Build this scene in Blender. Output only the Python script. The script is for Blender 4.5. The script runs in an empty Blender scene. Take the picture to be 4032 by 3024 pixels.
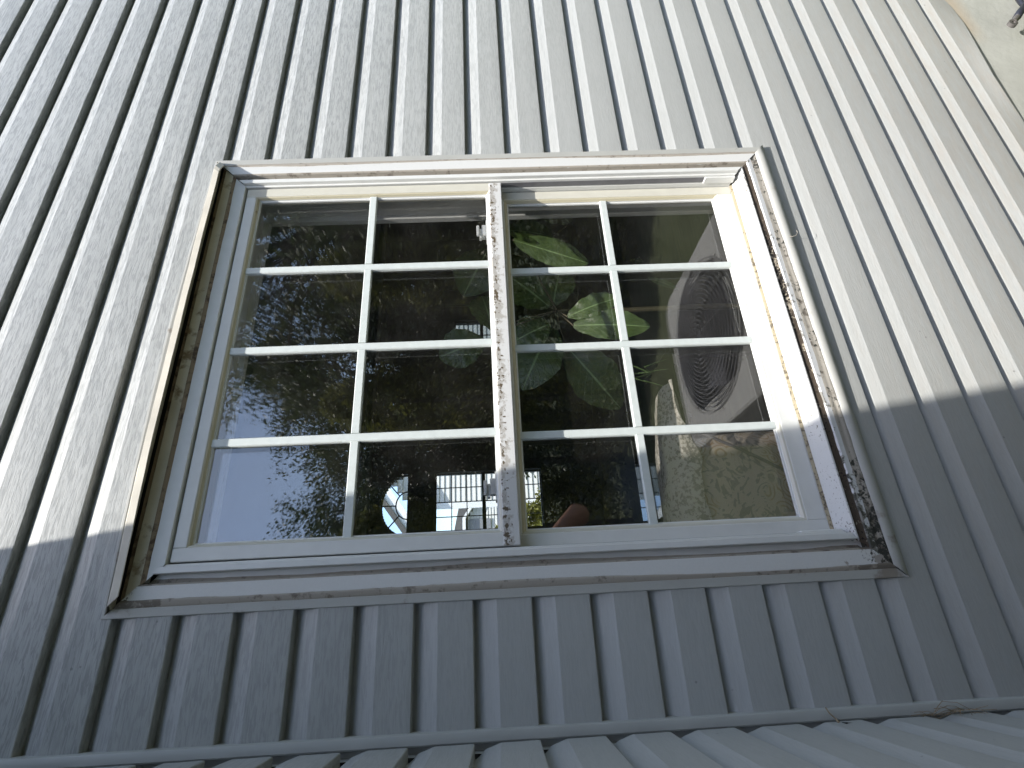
import bpy, bmesh, math, random
import numpy as np
from mathutils import Vector, Matrix, noise as mn
random.seed(7); rng = np.random.default_rng(7)
scene = bpy.context.scene
C = scene.collection
R = math.radians
Z0 = 3.12                      # all heights below are given relative to the first lap line, ground at -Z0

# ------------------------------------------------------------------ camera
cam_d = bpy.data.cameras.new('camera'); cam = bpy.data.objects.new('camera', cam_d); C.objects.link(cam)
cam_d.sensor_fit = 'HORIZONTAL'; cam_d.sensor_width = 36.0; cam_d.lens = 36.0 * 0.50844
cam_d.clip_start = 0.02; cam_d.clip_end = 600
right = Vector((-0.0496383, -0.01341966, -0.9986771)); down = Vector((-0.9096901, 0.41338963, 0.03966039)); fwd = Vector((0.41231052, 0.91045534, -0.03272769))
CAM = Vector((-0.24727, -0.97438, -1.37375 + Z0))
M = Matrix((( right.x, -down.x, -fwd.x, CAM.x), (right.y, -down.y, -fwd.y, CAM.y), (right.z, -down.z, -fwd.z, CAM.z), (0, 0, 0, 1)))
cam.matrix_world = M
scene.camera = cam

# ------------------------------------------------------------------ light
SUN = Vector((0.30, 1.0, -2.5)).normalized()
sun_d = bpy.data.lights.new('sun', 'SUN'); sun_d.energy = 3.15; sun_d.angle = R(0.53); sun_d.color = (1.0, 0.965, 0.90)
sun = bpy.data.objects.new('sun', sun_d); C.objects.link(sun)
sun.rotation_euler = SUN.to_track_quat('-Z', 'Y').to_euler(); sun.location = (0, -5, 12)
w = bpy.data.worlds.new('World'); scene.world = w; w.use_nodes = True
nt = w.node_tree; nt.nodes.clear()
sky = nt.nodes.new('ShaderNodeTexSky'); sky.sky_type = 'NISHITA'; sky.sun_disc = False
sky.sun_elevation = math.asin(-SUN.z); sky.sun_rotation = math.atan2(-SUN.x, -SUN.y)
sky.air_density = 1.0; sky.dust_density = 1.5; sky.ozone_density = 1.2
bg = nt.nodes.new('ShaderNodeBackground'); bg.inputs['Strength'].default_value = 0.15
wo = nt.nodes.new('ShaderNodeOutputWorld'); nt.links.new(sky.outputs[0], bg.inputs[0]); nt.links.new(bg.outputs[0], wo.inputs[0])
scene.view_settings.view_transform = 'Standard'; scene.view_settings.look = 'None'
scene.view_settings.exposure = 1.48; scene.view_settings.gamma = 1; scene.view_settings.use_curve_mapping = False
scene.render.engine = 'CYCLES'
scene.cycles.max_bounces = 8; scene.cycles.transparent_max_bounces = 24; scene.cycles.glossy_bounces = 4

# ------------------------------------------------------------------ materials
class NT:
    def __init__(s, name):
        s.m = bpy.data.materials.new(name); s.m.use_nodes = True; s.t = s.m.node_tree; s.t.nodes.clear()
        s.o = s.n('ShaderNodeOutputMaterial'); s.b = s.n('ShaderNodeBsdfPrincipled'); s.l(s.b.outputs[0], s.o.inputs['Surface'])
        s.tc = s.n('ShaderNodeTexCoord')
    def n(s, ty, **k):
        x = s.t.nodes.new(ty)
        for a, v in k.items(): setattr(x, a, v)
        return x
    def l(s, a, b): s.t.links.new(a, b)
    def map(s, scale=(1, 1, 1), src=None, loc=None):
        mp = s.n('ShaderNodeMapping'); mp.inputs['Scale'].default_value = scale
        if loc is not None: mp.inputs['Location'].default_value = loc
        s.l(src or s.tc.outputs['Object'], mp.inputs['Vector']); return mp.outputs[0]
    def noise(s, vec, scale=5, detail=4, rough=.55, dist=0):
        x = s.n('ShaderNodeTexNoise'); x.inputs['Scale'].default_value = scale; x.inputs['Detail'].default_value = detail
        x.inputs['Roughness'].default_value = rough; x.inputs['Distortion'].default_value = dist; s.l(vec, x.inputs['Vector']); return x.outputs['Fac']
    def ramp(s, fac, pts):
        x = s.n('ShaderNodeValToRGB'); e = x.color_ramp.elements
        while len(e) < len(pts): e.new(.5)
        for i, (p, c) in enumerate(pts):
            e[i].position = p; e[i].color = (c, c, c, 1) if not isinstance(c, tuple) else (*c, 1)
        s.l(fac, x.inputs[0]); return x.outputs[0]
    def mix(s, fac, a, b, mode='MIX'):
        x = s.n('ShaderNodeMix', data_type='RGBA', blend_type=mode)
        for sock, v in ((x.inputs[0], fac), (x.inputs[6], a), (x.inputs[7], b)):
            if isinstance(v, (int, float)): sock.default_value = v
            elif isinstance(v, tuple): sock.default_value = (*v, 1)
            else: s.l(v, sock)
        return x.outputs[2]
    def math(s, op, a, b=0.0, c=None, clamp=False):
        x = s.n('ShaderNodeMath', operation=op, use_clamp=clamp)
        for i, v in enumerate((a, b) if c is None else (a, b, c)):
            if isinstance(v, (int, float)): x.inputs[i].default_value = v
            else: s.l(v, x.inputs[i])
        return x.outputs[0]
    def sep(s, src=None):
        x = s.n('ShaderNodeSeparateXYZ'); s.l(src or s.tc.outputs['Object'], x.inputs[0]); return x.outputs
    def bump(s, h, strength=.3, dist=.001):
        x = s.n('ShaderNodeBump'); x.inputs['Strength'].default_value = strength; x.inputs['Distance'].default_value = dist
        s.l(h, x.inputs['Height']); s.l(x.outputs[0], s.b.inputs['Normal'])
    def col(s, c):
        if isinstance(c, tuple): s.b.inputs['Base Color'].default_value = (*c, 1)
        else: s.l(c, s.b.inputs['Base Color'])
    def set(s, **k):
        for a, v in k.items(): s.b.inputs[a.replace('_', ' ')].default_value = v
        return s.m

def plain(name, c, rough=.5, var=.12, scale=30, metal=0, bump=0, stretch=(1, 1, 1), spec=.5):
    q = NT(name); v = q.map(stretch)
    f = q.noise(v, scale, 5)
    q.col(q.mix(q.ramp(f, [(.3, 0.0), (.7, 1.0)]), tuple(x * (1 - var) for x in c), tuple(min(1, x * (1 + var)) for x in c)))
    if bump: q.bump(f, bump, .002)
    return q.set(Roughness=rough, Metallic=metal, **{'Specular_IOR_Level': spec})

def grimy(name, c, grime, thr=.6, width=.08, scale=60, rough=.45, stretch=(1, 1, 1), grain=0, mold=None, fine=.06, amount=.9, streaks=0, spots=(), zg=None):
    """weathered painted surface: base colour, blotchy grime, optional mould specks (thr, scale)"""
    q = NT(name); v = q.map(stretch); o = q.tc.outputs['Object']
    g = q.noise(v, scale, 6, .62)
    big = q.noise(o, 6, 3)
    f = q.math('ADD', g, q.math('MULTIPLY', q.math('SUBTRACT', big, .5), .5))
    ext = None
    for (sx, sy, sz, r_, w_) in spots:      # places where dirt has gathered
        dn = q.n('ShaderNodeVectorMath', operation='DISTANCE'); q.l(o, dn.inputs[0]); dn.inputs[1].default_value = (sx, sy, sz)
        e1 = q.math('MULTIPLY', q.math('SUBTRACT', 1.0, q.math('DIVIDE', dn.outputs['Value'], r_), clamp=True), w_)
        ext = e1 if ext is None else q.math('ADD', ext, e1)
    if zg:                                   # dirt gathered along one edge: height, fall-off, weight
        e1 = q.math('MULTIPLY', q.math('SUBTRACT', 1.0, q.math('DIVIDE', q.math('ABSOLUTE', q.math('SUBTRACT', q.sep()[2], zg[0])), zg[1]), clamp=True), zg[2])
        ext = e1 if ext is None else q.math('ADD', ext, e1)
    if ext is not None: f = q.math('ADD', f, ext)
    mask = q.math('MULTIPLY', q.ramp(f, [(thr, 0.0), (thr + width, 1.0)]), amount)
    base = q.mix(q.noise(o, 400, 2), tuple(x * (1 - fine) for x in c), tuple(min(1, x * (1 + fine)) for x in c))
    if streaks:
        st = q.ramp(q.noise(q.map((2, 2, 2)), 5, 5, .6), [(.45, 0.0), (.75, 1.0)])
        base = q.mix(q.math('MULTIPLY', st, streaks), base, tuple(x * .62 for x in c))
    col = q.mix(mask, base, grime)
    if mold:
        th, sc, mc = mold
        mf = q.math('ADD', q.noise(o, sc, 5, .6), q.math('MULTIPLY', q.math('SUBTRACT', q.noise(o, 14, 2), .5), .35))
        if ext is not None: mf = q.math('ADD', mf, ext)
        m2 = q.ramp(mf, [(th, 0.0), (th + .05, 1.0)])
        col = q.mix(m2, col, mc)
    q.col(col)
    if grain:
        q.bump(q.math('ADD', q.noise(q.map((3, 60, 300) if grain == 1 else (300, 60, 3)), 2, 5), q.math('MULTIPLY', mask, .6)), .5, .0012)
    else: q.bump(q.math('ADD', g, q.noise(o, 900, 2)), .12, .0008)
    return q.set(Roughness=rough)

def siding_material(name, along='x'):
    q = NT(name)
    oi = q.n('ShaderNodeObjectInfo')
    cmb = q.n('ShaderNodeCombineXYZ'); q.l(q.math('MULTIPLY', oi.outputs['Random'], 37.0), cmb.inputs[0]); q.l(q.math('MULTIPLY', oi.outputs['Random'], 11.0), cmb.inputs[2])
    add = q.n('ShaderNodeVectorMath', operation='ADD'); q.l(q.tc.outputs['Object'], add.inputs[0]); q.l(cmb.outputs[0], add.inputs[1])
    v = add.outputs[0]
    st = (9, 40, 80) if along == 'x' else (40, 9, 80)
    st2 = (2.2, 30, 30) if along == 'x' else (30, 2.2, 30)
    # slow warp makes cathedral-like grain
    wv = q.noise(q.map((7, 7, 9), v), 1, 2)
    gcoord = q.n('ShaderNodeVectorMath', operation='ADD'); cc = q.n('ShaderNodeCombineXYZ'); q.l(q.math('MULTIPLY', wv, .9), cc.inputs[2])
    q.l(q.map(st, v), gcoord.inputs[0]); q.l(cc.outputs[0], gcoord.inputs[1])
    grain = q.noise(gcoord.outputs[0], 3.4, 4, .6, .6)
    fine = q.noise(q.map(tuple(a * 3 for a in st), v), 2.6, 3, .6)
    blot = q.noise(q.map(st2, v), 2.0, 6, .68, .5)
    xyz = q.sep()
    # chalky weathering is strong on the higher, nearer boards and fades down and along the wall
    zf = q.math('MULTIPLY_ADD', xyz[2], 1.25, .35 - 1.25 * (Z0 - 1.25))
    wz = q.math('ADD', zf, q.math('MULTIPLY_ADD', xyz[0], .26, -.08), clamp=True)
    low = q.math('MULTIPLY_ADD', xyz[2], -1.4, 1.4 * (Z0 - 1.95), clamp=True)
    gd = q.ramp(grain, [(.44, 1.0), (.52, 0.0)])
    bd = q.ramp(blot, [(.44, 0.0), (.62, 1.0)])
    base = (.380, .387, .376)
    amt = q.math('MULTIPLY_ADD', wz, .54, .10)
    c = q.mix(q.math('MULTIPLY', gd, amt), base, (.20, .207, .20))
    c = q.mix(q.math('MULTIPLY', bd, q.math('MULTIPLY_ADD', wz, .42, .07)), c, (.262, .272, .262))
    chalk = q.ramp(q.noise(q.map(tuple(a * .7 for a in st2), v), 3.3, 5, .7), [(.5, 0.0), (.7, 1.0)])
    c = q.mix(q.math('MULTIPLY', chalk, q.math('MULTIPLY_ADD', wz, .35, .05)), c, (.50, .50, .475))
    # brown scuffing on the lowest boards
    sc = q.ramp(q.noise(q.map((9, 9, 60) if along == 'x' else (9, 9, 60), v), 1.2, 6, .7), [(.42, 0.0), (.68, 1.0)])
    c = q.mix(q.math('MULTIPLY', q.math('MULTIPLY', sc, low), .55), c, (.36, .325, .285))
    lg = q.ramp(q.noise(q.tc.outputs['Object'], 1.4, 4), [(.3, .93), (.7, 1.04)])
    c = q.mix(1.0, c, lg, 'MULTIPLY')
    # dark specks of spatter
    vo = q.n('ShaderNodeTexVoronoi'); vo.inputs['Scale'].default_value = 22; q.l(v, vo.inputs['Vector'])
    sp = q.math('MULTIPLY', q.ramp(vo.outputs['Distance'], [(.035, 1.0), (.06, 0.0)]), q.math('GREATER_THAN', q.noise(q.tc.outputs['Object'], 3.1, 2), .56))
    c = q.mix(q.math('MULTIPLY', sp, .55), c, (.12, .12, .12))
    q.col(c)
    h = q.math('ADD', q.math('MULTIPLY', grain, .8), q.math('MULTIPLY', fine, .5))
    q.bump(h, .5, .0011)
    return q.set(Roughness=.48)

XL_, XR_, ZT_, ZB_ = -.2127, .8427, -.694 + Z0, -2.0921 + Z0
M_SID = siding_material('vinyl_siding'); M_SIDW = siding_material('vinyl_siding_wing', 'y')
M_TRIM = plain('siding_trim', (.40, .405, .385), .45, .05, 12)
CBL = (XL_ + .03, -.003, ZB_ + .03)      # lower left corner of the window trim, the most decayed one
CTL = (XL_ + .03, -.003, ZT_ - .03); CBR = (XR_ - .03, -.003, ZB_ + .03)
M_J = grimy('j_channel_vinyl', (.40, .40, .375), (.23, .20, .165), .64, .1, 25, .5, streaks=.2, spots=((*CBL, .10, .22), (*CTL, .05, .2)))
M_JLIP = plain('pale_vinyl_edge', (.50, .465, .39), .5, .12, 20)
M_CAULK = grimy('old_caulk', (.335, .305, .26), (.10, .08, .06), .56, .12, 60, .75, amount=.75, spots=((*CTL, .10, .2), (*CBL, .12, .3)))
M_CAULKT = grimy('stained_caulk', (.24, .18, .115), (.07, .045, .03), .52, .12, 50, .75)
M_CAULKB = grimy('sill_caulk', (.33, .305, .265), (.09, .075, .06), .57, .10, 60, .8, mold=(.585, 130, (.03, .03, .025)), spots=((*CBL, .22, .17), (*CBR, .05, .2)))
M_MOULD = grimy('painted_casing', (.60, .60, .585), (.30, .27, .24), .70, .06, 40, .55, grain=1)
M_MOULDR = grimy('painted_casing_side', (.60, .60, .585), (.27, .24, .21), .72, .06, 40, .55, spots=((*CBL, .09, .35), (*CTL, .06, .2)), mold=(.78, 120, (.05, .045, .035)))
M_MOULDT = grimy('stained_casing', (.56, .52, .41), (.18, .125, .07), .56, .12, 30, .6, streaks=.6)
M_MOULDB = grimy('peeling_casing', (.60, .605, .61), (.17, .16, .135), .64, .05, 55, .6, grain=1, mold=(.70, 110, (.05, .05, .04)), spots=((*CBL, .32, .16), (*CBL, .10, .16), (*CBR, .05, .1)), zg=(ZB_ + .052, .010, .09))
M_DIRT = grimy('dirt_in_channel', (.060, .045, .032), (.40, .35, .27), .60, .06, 80, .95, mold=(.58, 170, (.012, .009, .007)), spots=((.75, 0, ZB_ + .06, .5, .0), (.45, 0, ZB_ + .06, .18, .16)))
M_VINYL = plain('white_vinyl', (.64, .645, .625), .38, .03, 40)
M_VINYLC = plain('cream_vinyl', (.55, .535, .465), .4, .04, 30)
M_SILL = grimy('speckled_sill', (.62, .62, .61), (.30, .26, .20), .70, .05, 110, .5, mold=(.64, 210, (.12, .10, .08)), spots=((*CBL, .2, .09), (.72, 0, ZB_ + .08, .08, .12)))
M_RAIL = grimy('mildewed_rail', (.56, .56, .55), (.36, .34, .31), .60, .1, 80, .5, mold=(.70, 130, (.10, .075, .045)), zg=(Z0 - 1.3845, .017, .20))
M_BEAD = grimy('tan_glazing_bead', (.46, .42, .30), (.20, .16, .11), .66, .1, 60, .5)
M_BEADG = plain('gray_bead', (.34, .34, .31), .5, .1, 60)
M_DARK = plain('dark_gap', (.035, .033, .032), .9, .2, 40)
M_GROOVE = plain('track_groove', (.16, .16, .17), .6, .1, 40)
M_TAN = grimy('grimy_gasket', (.36, .31, .21), (.08, .06, .04), .50, .08, 120, .6)
M_MUN = plain('muntin_vinyl', (.56, .60, .585), .4, .05, 60)
M_LOCK = plain('white_plastic', (.75, .76, .74), .35, .02, 30)

def glass_mat(name, k=1.0, tint=(1, 1, 1), dust=.018):
    q = NT(name)
    gl = q.n('ShaderNodeBsdfGlossy'); gl.inputs['Roughness'].default_value = 0.0
    tr = q.n('ShaderNodeBsdfTransparent'); tr.inputs['Color'].default_value = (*tint, 1)
    # Schlick reflectance of a thin sheet, the same from both sides
    ge = q.n('ShaderNodeNewGeometry'); dp = q.n('ShaderNodeVectorMath', operation='DOT_PRODUCT'); q.l(ge.outputs['Normal'], dp.inputs[0]); q.l(ge.outputs['Incoming'], dp.inputs[1])
    sch = q.math('MULTIPLY_ADD', q.math('POWER', q.math('SUBTRACT', 1.0, q.math('ABSOLUTE', dp.outputs['Value'])), 5.0), .95, .045)
    mx = q.n('ShaderNodeMixShader'); q.l(q.math('MULTIPLY', sch, 1.85 * k, clamp=True), mx.inputs[0]); q.l(tr.outputs[0], mx.inputs[1]); q.l(gl.outputs[0], mx.inputs[2])
    # faint dust film and specks lying on the pane
    df = q.n('ShaderNodeBsdfDiffuse'); df.inputs['Color'].default_value = (.6, .58, .52, 1)
    n1 = q.ramp(q.noise(q.tc.outputs['Object'], 9, 6, .7), [(.4, 0.0), (.8, 1.0)])
    n2 = q.ramp(q.noise(q.tc.outputs['Object'], 240, 2, .5), [(.71, 0.0), (.74, 1.0)])
    mx2 = q.n('ShaderNodeMixShader'); q.l(q.math('ADD', q.math('MULTIPLY_ADD', n1, dust, dust * .25), q.math('MULTIPLY', n2, dust * 7)), mx2.inputs[0])
    q.l(mx.outputs[0], mx2.inputs[1]); q.l(df.outputs[0], mx2.inputs[2]); q.l(mx2.outputs[0], q.o.inputs['Surface'])
    return q.m
M_GLASS = glass_mat('window_glass', 1.45); M_GLASS2 = glass_mat('inner_glass', 1.15, dust=.004); M_GLASSF = glass_mat('far_glass', .5, (.90, .95, .98), dust=0.0); M_GLASSDIM = glass_mat('dimming_glass', .5, (.25, .29, .31), dust=0.0)  # last glass is darkened to dim the daylight behind one far window

# ------------------------------------------------------------------ mesh helpers
def link(name, me, mat, parent=None, smooth=False):
    o = bpy.data.objects.new(name, me); C.objects.link(o)
    if mat is not None and not me.materials: me.materials.append(mat)
    if parent: o.parent = parent
    if smooth:
        for p in me.polygons: p.use_smooth = True
    return o
def mesh(name, V, F, mat, parent=None, smooth=False):
    me = bpy.data.meshes.new(name); me.from_pydata([tuple(v) for v in V], [], F); me.update()
    return link(name, me, mat, parent, smooth)
def thing(name, label, cat, loc=(0, 0, 0), group=None):
    o = bpy.data.objects.new(name, None); C.objects.link(o); o.location = loc; o.empty_display_size = .1
    o['label'] = label; o['category'] = cat
    if group: o['group'] = group
    return o
def tag(o, label, cat, group=None):
    o['label'] = label; o['category'] = cat
    if group: o['group'] = group
    return o
def structure(o): o['kind'] = 'structure'; return o
def keep(o, parent):            # parent an object built in world coordinates to a placed Empty
    o.parent = parent; o.matrix_parent_inverse = Matrix.Translation(parent.location).inverted(); return o
class MB:
    def __init__(s): s.V = []; s.F = []; s.M = []
    def box(s, a, b, m=0):
        x0, y0, z0 = a; x1, y1, z1 = b; n = len(s.V)
        s.V += [(x0, y0, z0), (x1, y0, z0), (x1, y1, z0), (x0, y1, z0), (x0, y0, z1), (x1, y0, z1), (x1, y1, z1), (x0, y1, z1)]
        s.F += [(n, n+3, n+2, n+1), (n+4, n+5, n+6, n+7), (n, n+1, n+5, n+4), (n+1, n+2, n+6, n+5), (n+2, n+3, n+7, n+6), (n+3, n, n+4, n+7)]; s.M += [m] * 6
        return s
    def quad(s, *p, m=0):
        n = len(s.V); s.V += [tuple(q) for q in p]; s.F.append(tuple(range(n, n + len(p)))); s.M.append(m); return s
    def tube(s, pts, r, seg=8, closed=False, m=0, cap=True):
        pts = [Vector(p) for p in pts]; n0 = len(s.V); N = len(pts); up = Vector((0, 0, 1))
        prev = None
        for i, p in enumerate(pts):
            if closed: d = pts[(i+1) % N] - pts[i-1]
            else: d = pts[min(i+1, N-1)] - pts[max(i-1, 0)]
            d.normalize()
            if prev is None: a = d.orthogonal().normalized()
            else: a = (prev - d * prev.dot(d)); a = a.normalized() if a.length > 1e-6 else d.orthogonal().normalized()
            prev = a; b = d.cross(a); rr = r[i] if isinstance(r, (list, tuple)) else r
            for k in range(seg):
                t = 2 * math.pi * k / seg; s.V.append(tuple(p + (a * math.cos(t) + b * math.sin(t)) * rr))
        for i in range(N if closed else N - 1):
            j = (i + 1) % N
            for k in range(seg):
                k2 = (k + 1) % seg; s.F.append((n0 + i*seg + k, n0 + i*seg + k2, n0 + j*seg + k2, n0 + j*seg + k)); s.M.append(m)
        if not closed and cap:
            s.F.append(tuple(n0 + k for k in reversed(range(seg)))); s.F.append(tuple(n0 + (N-1)*seg + k for k in range(seg))); s.M += [m, m]
        return s
    def build(s, name, mats, parent=None, smooth=False, world_parent=None):
        me = bpy.data.meshes.new(name); me.from_pydata(s.V, [], s.F)
        mats = mats if isinstance(mats, (list, tuple)) else [mats]
        for m in mats: me.materials.append(m)
        for p, m in zip(me.polygons, s.M): p.material_index = m; p.use_smooth = smooth
        me.update()
        o = bpy.data.objects.new(name, me); C.objects.link(o)
        if world_parent: keep(o, world_parent)
        elif parent: o.parent = parent
        return o
def fix_normals(o):
    bm = bmesh.new(); bm.from_mesh(o.data); bmesh.ops.recalc_face_normals(bm, faces=bm.faces); bm.to_mesh(o.data); bm.free()
def bevel(o, w=.002, seg=2):
    m = o.modifiers.new('bevel', 'BEVEL'); m.width = w; m.segments = seg; m.limit_method = 'ANGLE'; m.angle_limit = R(35); return o

# ------------------------------------------------------------------ lap siding of the house wall
E = 0.1016
XL, XR, ZT, ZB = -.2127, .8427, -.694, -2.0921       # outer rectangle of the window trim (relative z)
PROF = [(.0195, 1.02), (.0185, .965), (.0135, .90), (.0080, .845), (.0062, .80), (.0042, .73), (.0020, .66), (.0003, .607), (.0, .600), (.0, .590), (.0, .30), (-.0004, .06), (.0, .012), (.0012, .0), (.0035, -.003), (.0188, -.004)]  # (y, height/E) from the hidden top down to the butt
def clip_prof(zlo, zhi, z_i):
    pts = [(y, z_i + t * E) for y, t in PROF]; out = []
    for (y0, a), (y1, b) in zip(pts[:-1], pts[1:]):
        def at(z): return (y0 + (y1 - y0) * ((a - z) / (a - b)) if abs(a - b) > 1e-9 else y0, z)
        hi, lo = a, b
        if lo > zhi or hi < zlo: continue
        p = at(zhi) if hi > zhi else (y0, a); q = at(zlo) if lo < zlo else (y1, b)
        if not out or (abs(out[-1][0] - p[0]) + abs(out[-1][1] - p[1]) > 1e-7): out.append(p)
        out.append(q)
    return out
def strip(mb, prof, x0, x1, seed, amp=.0007, step=.05, zfun=None, axis='x', off=0):
    n = max(1, int(round((x1 - x0) / step))); base = len(mb.V); k = len(prof)
    for i in range(n + 1):
        x = x0 + (x1 - x0) * i / n
        for (y, z) in prof:
            dy = amp * mn.noise(Vector((x * 1.7, seed * 3.1, z * 4)))
            dz = amp * .5 * mn.noise(Vector((x * 1.1, seed * 5.7, 9)))
            if zfun: z2, y2 = zfun(x, z); dz += z2; dy += y2
            mb.V.append((x, y + dy, z + dz + Z0) if axis == 'x' else (off - (y + dy), x, z + dz + Z0))
    for i in range(n):
        for j in range(k - 1):
            a = base + i*k + j; f = (a, a+1, a+k+1, a+k)
            mb.F.append(f if axis == 'x' else f[::-1]); mb.M.append(0)
wall = thing('siding_wall', 'pale gray lap siding wall around the white window', 'wall', (-.404, 0, 0))
BX = [.60, .80, .9165, .9937, 1.10, 1.2021, 1.3436, 1.4605, 1.62, 1.8, 2.1, 2.6]; BZ = [.004, .006, .0069, .0130, .0164, .0092, -.0069, -.005, .004, .007, .002, .0]
def bottom_wave(x, z):
    t = max(0, min(1, (-2.7952 - z) / .05)); d = float(np.interp(x, BX, BZ))
    return d * t, -.006 * t * math.sin((x - .9) * 7.0) * (1 if x > .5 else .3)
XW0, XW1 = -.4025, 3.0
for i in range(-16, 29):
    zi = -i * E; mb = MB(); full = [(y, zi + t * E) for y, t in PROF]; seed = i + 50
    zf = bottom_wave if i == 28 else None
    lo, hi = zi - .0006, zi + E
    ex = .0015
    if lo > ZT or hi < ZB:
        strip(mb, full, XW0, XW1, seed, zfun=zf)
    else:
        strip(mb, full, XW0, XL + ex, seed, zfun=zf); strip(mb, full, XR - ex, XW1, seed, zfun=zf)
        up = clip_prof(ZT - .004, 9, zi)
        if hi > ZT - .004 and len(up) > 1 and hi - ZT > .01: strip(mb, up, XL + ex, XR - ex, seed)
        dn = clip_prof(-9, ZB + .002, zi)
        if lo < ZB and len(dn) > 1 and ZB - lo > .01: strip(mb, dn, XL + ex, XR - ex, seed)
    mb.build('siding_board', M_SID, smooth=True, world_parent=wall)
for o in list(C.objects):
    if o.name.startswith('siding_board'):
        md = o.modifiers.new('edge', 'EDGE_SPLIT'); md.split_angle = R(35)
# backing sheet behind the boards, with the window opening left free
sh = MB(); y0, y1 = .0225, .045
for a, b in (((XW0, y0, -2.84), (XL + .05, y1, 1.6)), ((XR - .05, y0, -2.84), (XW1, y1, 1.6)), ((XL + .05, y0, ZT - .05), (XR - .05, y1, 1.6)), ((XL + .05, y0, -2.84), (XR - .05, y1, ZB + .05))):
    sh.box((a[0], a[1], a[2] + Z0), (b[0], b[1], b[2] + Z0))
sh.build('sheathing', M_DARK, world_parent=wall)
# inside corner trim between the two walls
ct = MB(); cp = [(-.4015, .012), (-.4015, -.006), (-.4027, -.0085), (-.405, -.0095), (-.4115, -.0098), (-.4165, -.0100), (-.4188, -.0082), (-.4193, -.004), (-.4193, .004), (-.4300, .004), (-.4300, -.020)]
n = 40; base = 0
for i in range(n + 1):
    z = -2.84 + Z0 + (1.6 + 2.84) * i / n
    for (x, y) in cp: ct.V.append((x + .0006 * mn.noise(Vector((0, 3, z * 2))), y, z))
for i in range(n):
    for j in range(len(cp) - 1):
        a = i * len(cp) + j; ct.F.append((a, a + len(cp), a + len(cp) + 1, a + 1)); ct.M.append(0)
co = ct.build('corner_trim', M_TRIM, smooth=True, world_parent=wall); fix_normals(co)
md = co.modifiers.new('edge', 'EDGE_SPLIT'); md.split_angle = R(40)

# wing wall running towards the camera, with the eave that throws the shade
wing = thing('side_wall', 'gray lap siding wall meeting the window wall at the corner trim', 'wall', (-.4175, 0, 0))
for i in range(-2, 29):
    zi = -i * E; mb = MB()
    strip(mb, [(y, zi + t * E) for y, t in PROF], -3.2, -.018 - .004 * random.random(), i + 200, axis='y', off=-.4175)
    o = mb.build('siding_board', M_SIDW, smooth=True, world_parent=wing); md = o.modifiers.new('edge', 'EDGE_SPLIT'); md.split_angle = R(35)
MB().box((-.60, -3.2, -2.84 + Z0), (-.442, -.005, .35 + Z0)).build('sheathing', M_DARK, world_parent=wing)
# eave: front edge passes over the wall at x=-.2, z=.32
EX, EZ = -.2 , .3133
rf = MB(); rf.quad((EX, -3.4, EZ + Z0), (EX, -.002, EZ + Z0), (-3.0, -.002, EZ + 1.4 + Z0), (-3.0, -3.4, EZ + 1.4 + Z0))
rf.quad((EX, -3.4, EZ + .14 + Z0), (-3.0, -3.4, EZ + 1.54 + Z0), (-3.0, -.002, EZ + 1.54 + Z0), (EX, -.002, EZ + .14 + Z0))
rf.quad((EX, -3.4, EZ + Z0), (EX, -3.4, EZ + .14 + Z0), (EX, -.002, EZ + .14 + Z0), (EX, -.002, EZ + Z0))
rf.quad((EX, -3.4, EZ + Z0), (-3.0, -3.4, EZ + 1.4 + Z0), (-3.0, -3.4, EZ + 1.54 + Z0), (EX, -3.4, EZ + .14 + Z0))
M_ROOF = plain('asphalt_shingle', (.085, .082, .078), .9, .3, 40)
rf.build('roof', M_ROOF, world_parent=wing)
# concrete footing
q = NT('foundation_paint'); o_ = q.tc.outputs['Object']; xyz = q.sep()
c1 = q.mix(q.ramp(q.noise(o_, 7, 6, .6), [(.35, 0.0), (.7, 1.0)]), (.36, .365, .335), (.44, .445, .41))
rust = q.math('MULTIPLY', q.ramp(xyz[0], [(0, 0.0), (.01, 1.0)]), 1.0)
rx = q.math('MULTIPLY_ADD', xyz[0], 12, -14.9, clamp=True)
rz = q.math('MULTIPLY_ADD', xyz[2], 22, -22 * (Z0 - 2.905), clamp=True)
c1 = q.mix(q.math('MULTIPLY', q.math('MULTIPLY', rx, rz), .5), c1, (.42, .31, .19))
q.col(c1); q.bump(q.noise(o_, 60, 6), .5, .002); M_FOUND = q.set(Roughness=.8)
fd = MB(); fd.box((-.43, .0035, -.3), (3.0, .25, -2.80 + Z0)); fo = fd.build('foundation', M_FOUND)
tag(fo, 'painted concrete foundation strip under the wavy siding edge', 'foundation')

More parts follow.
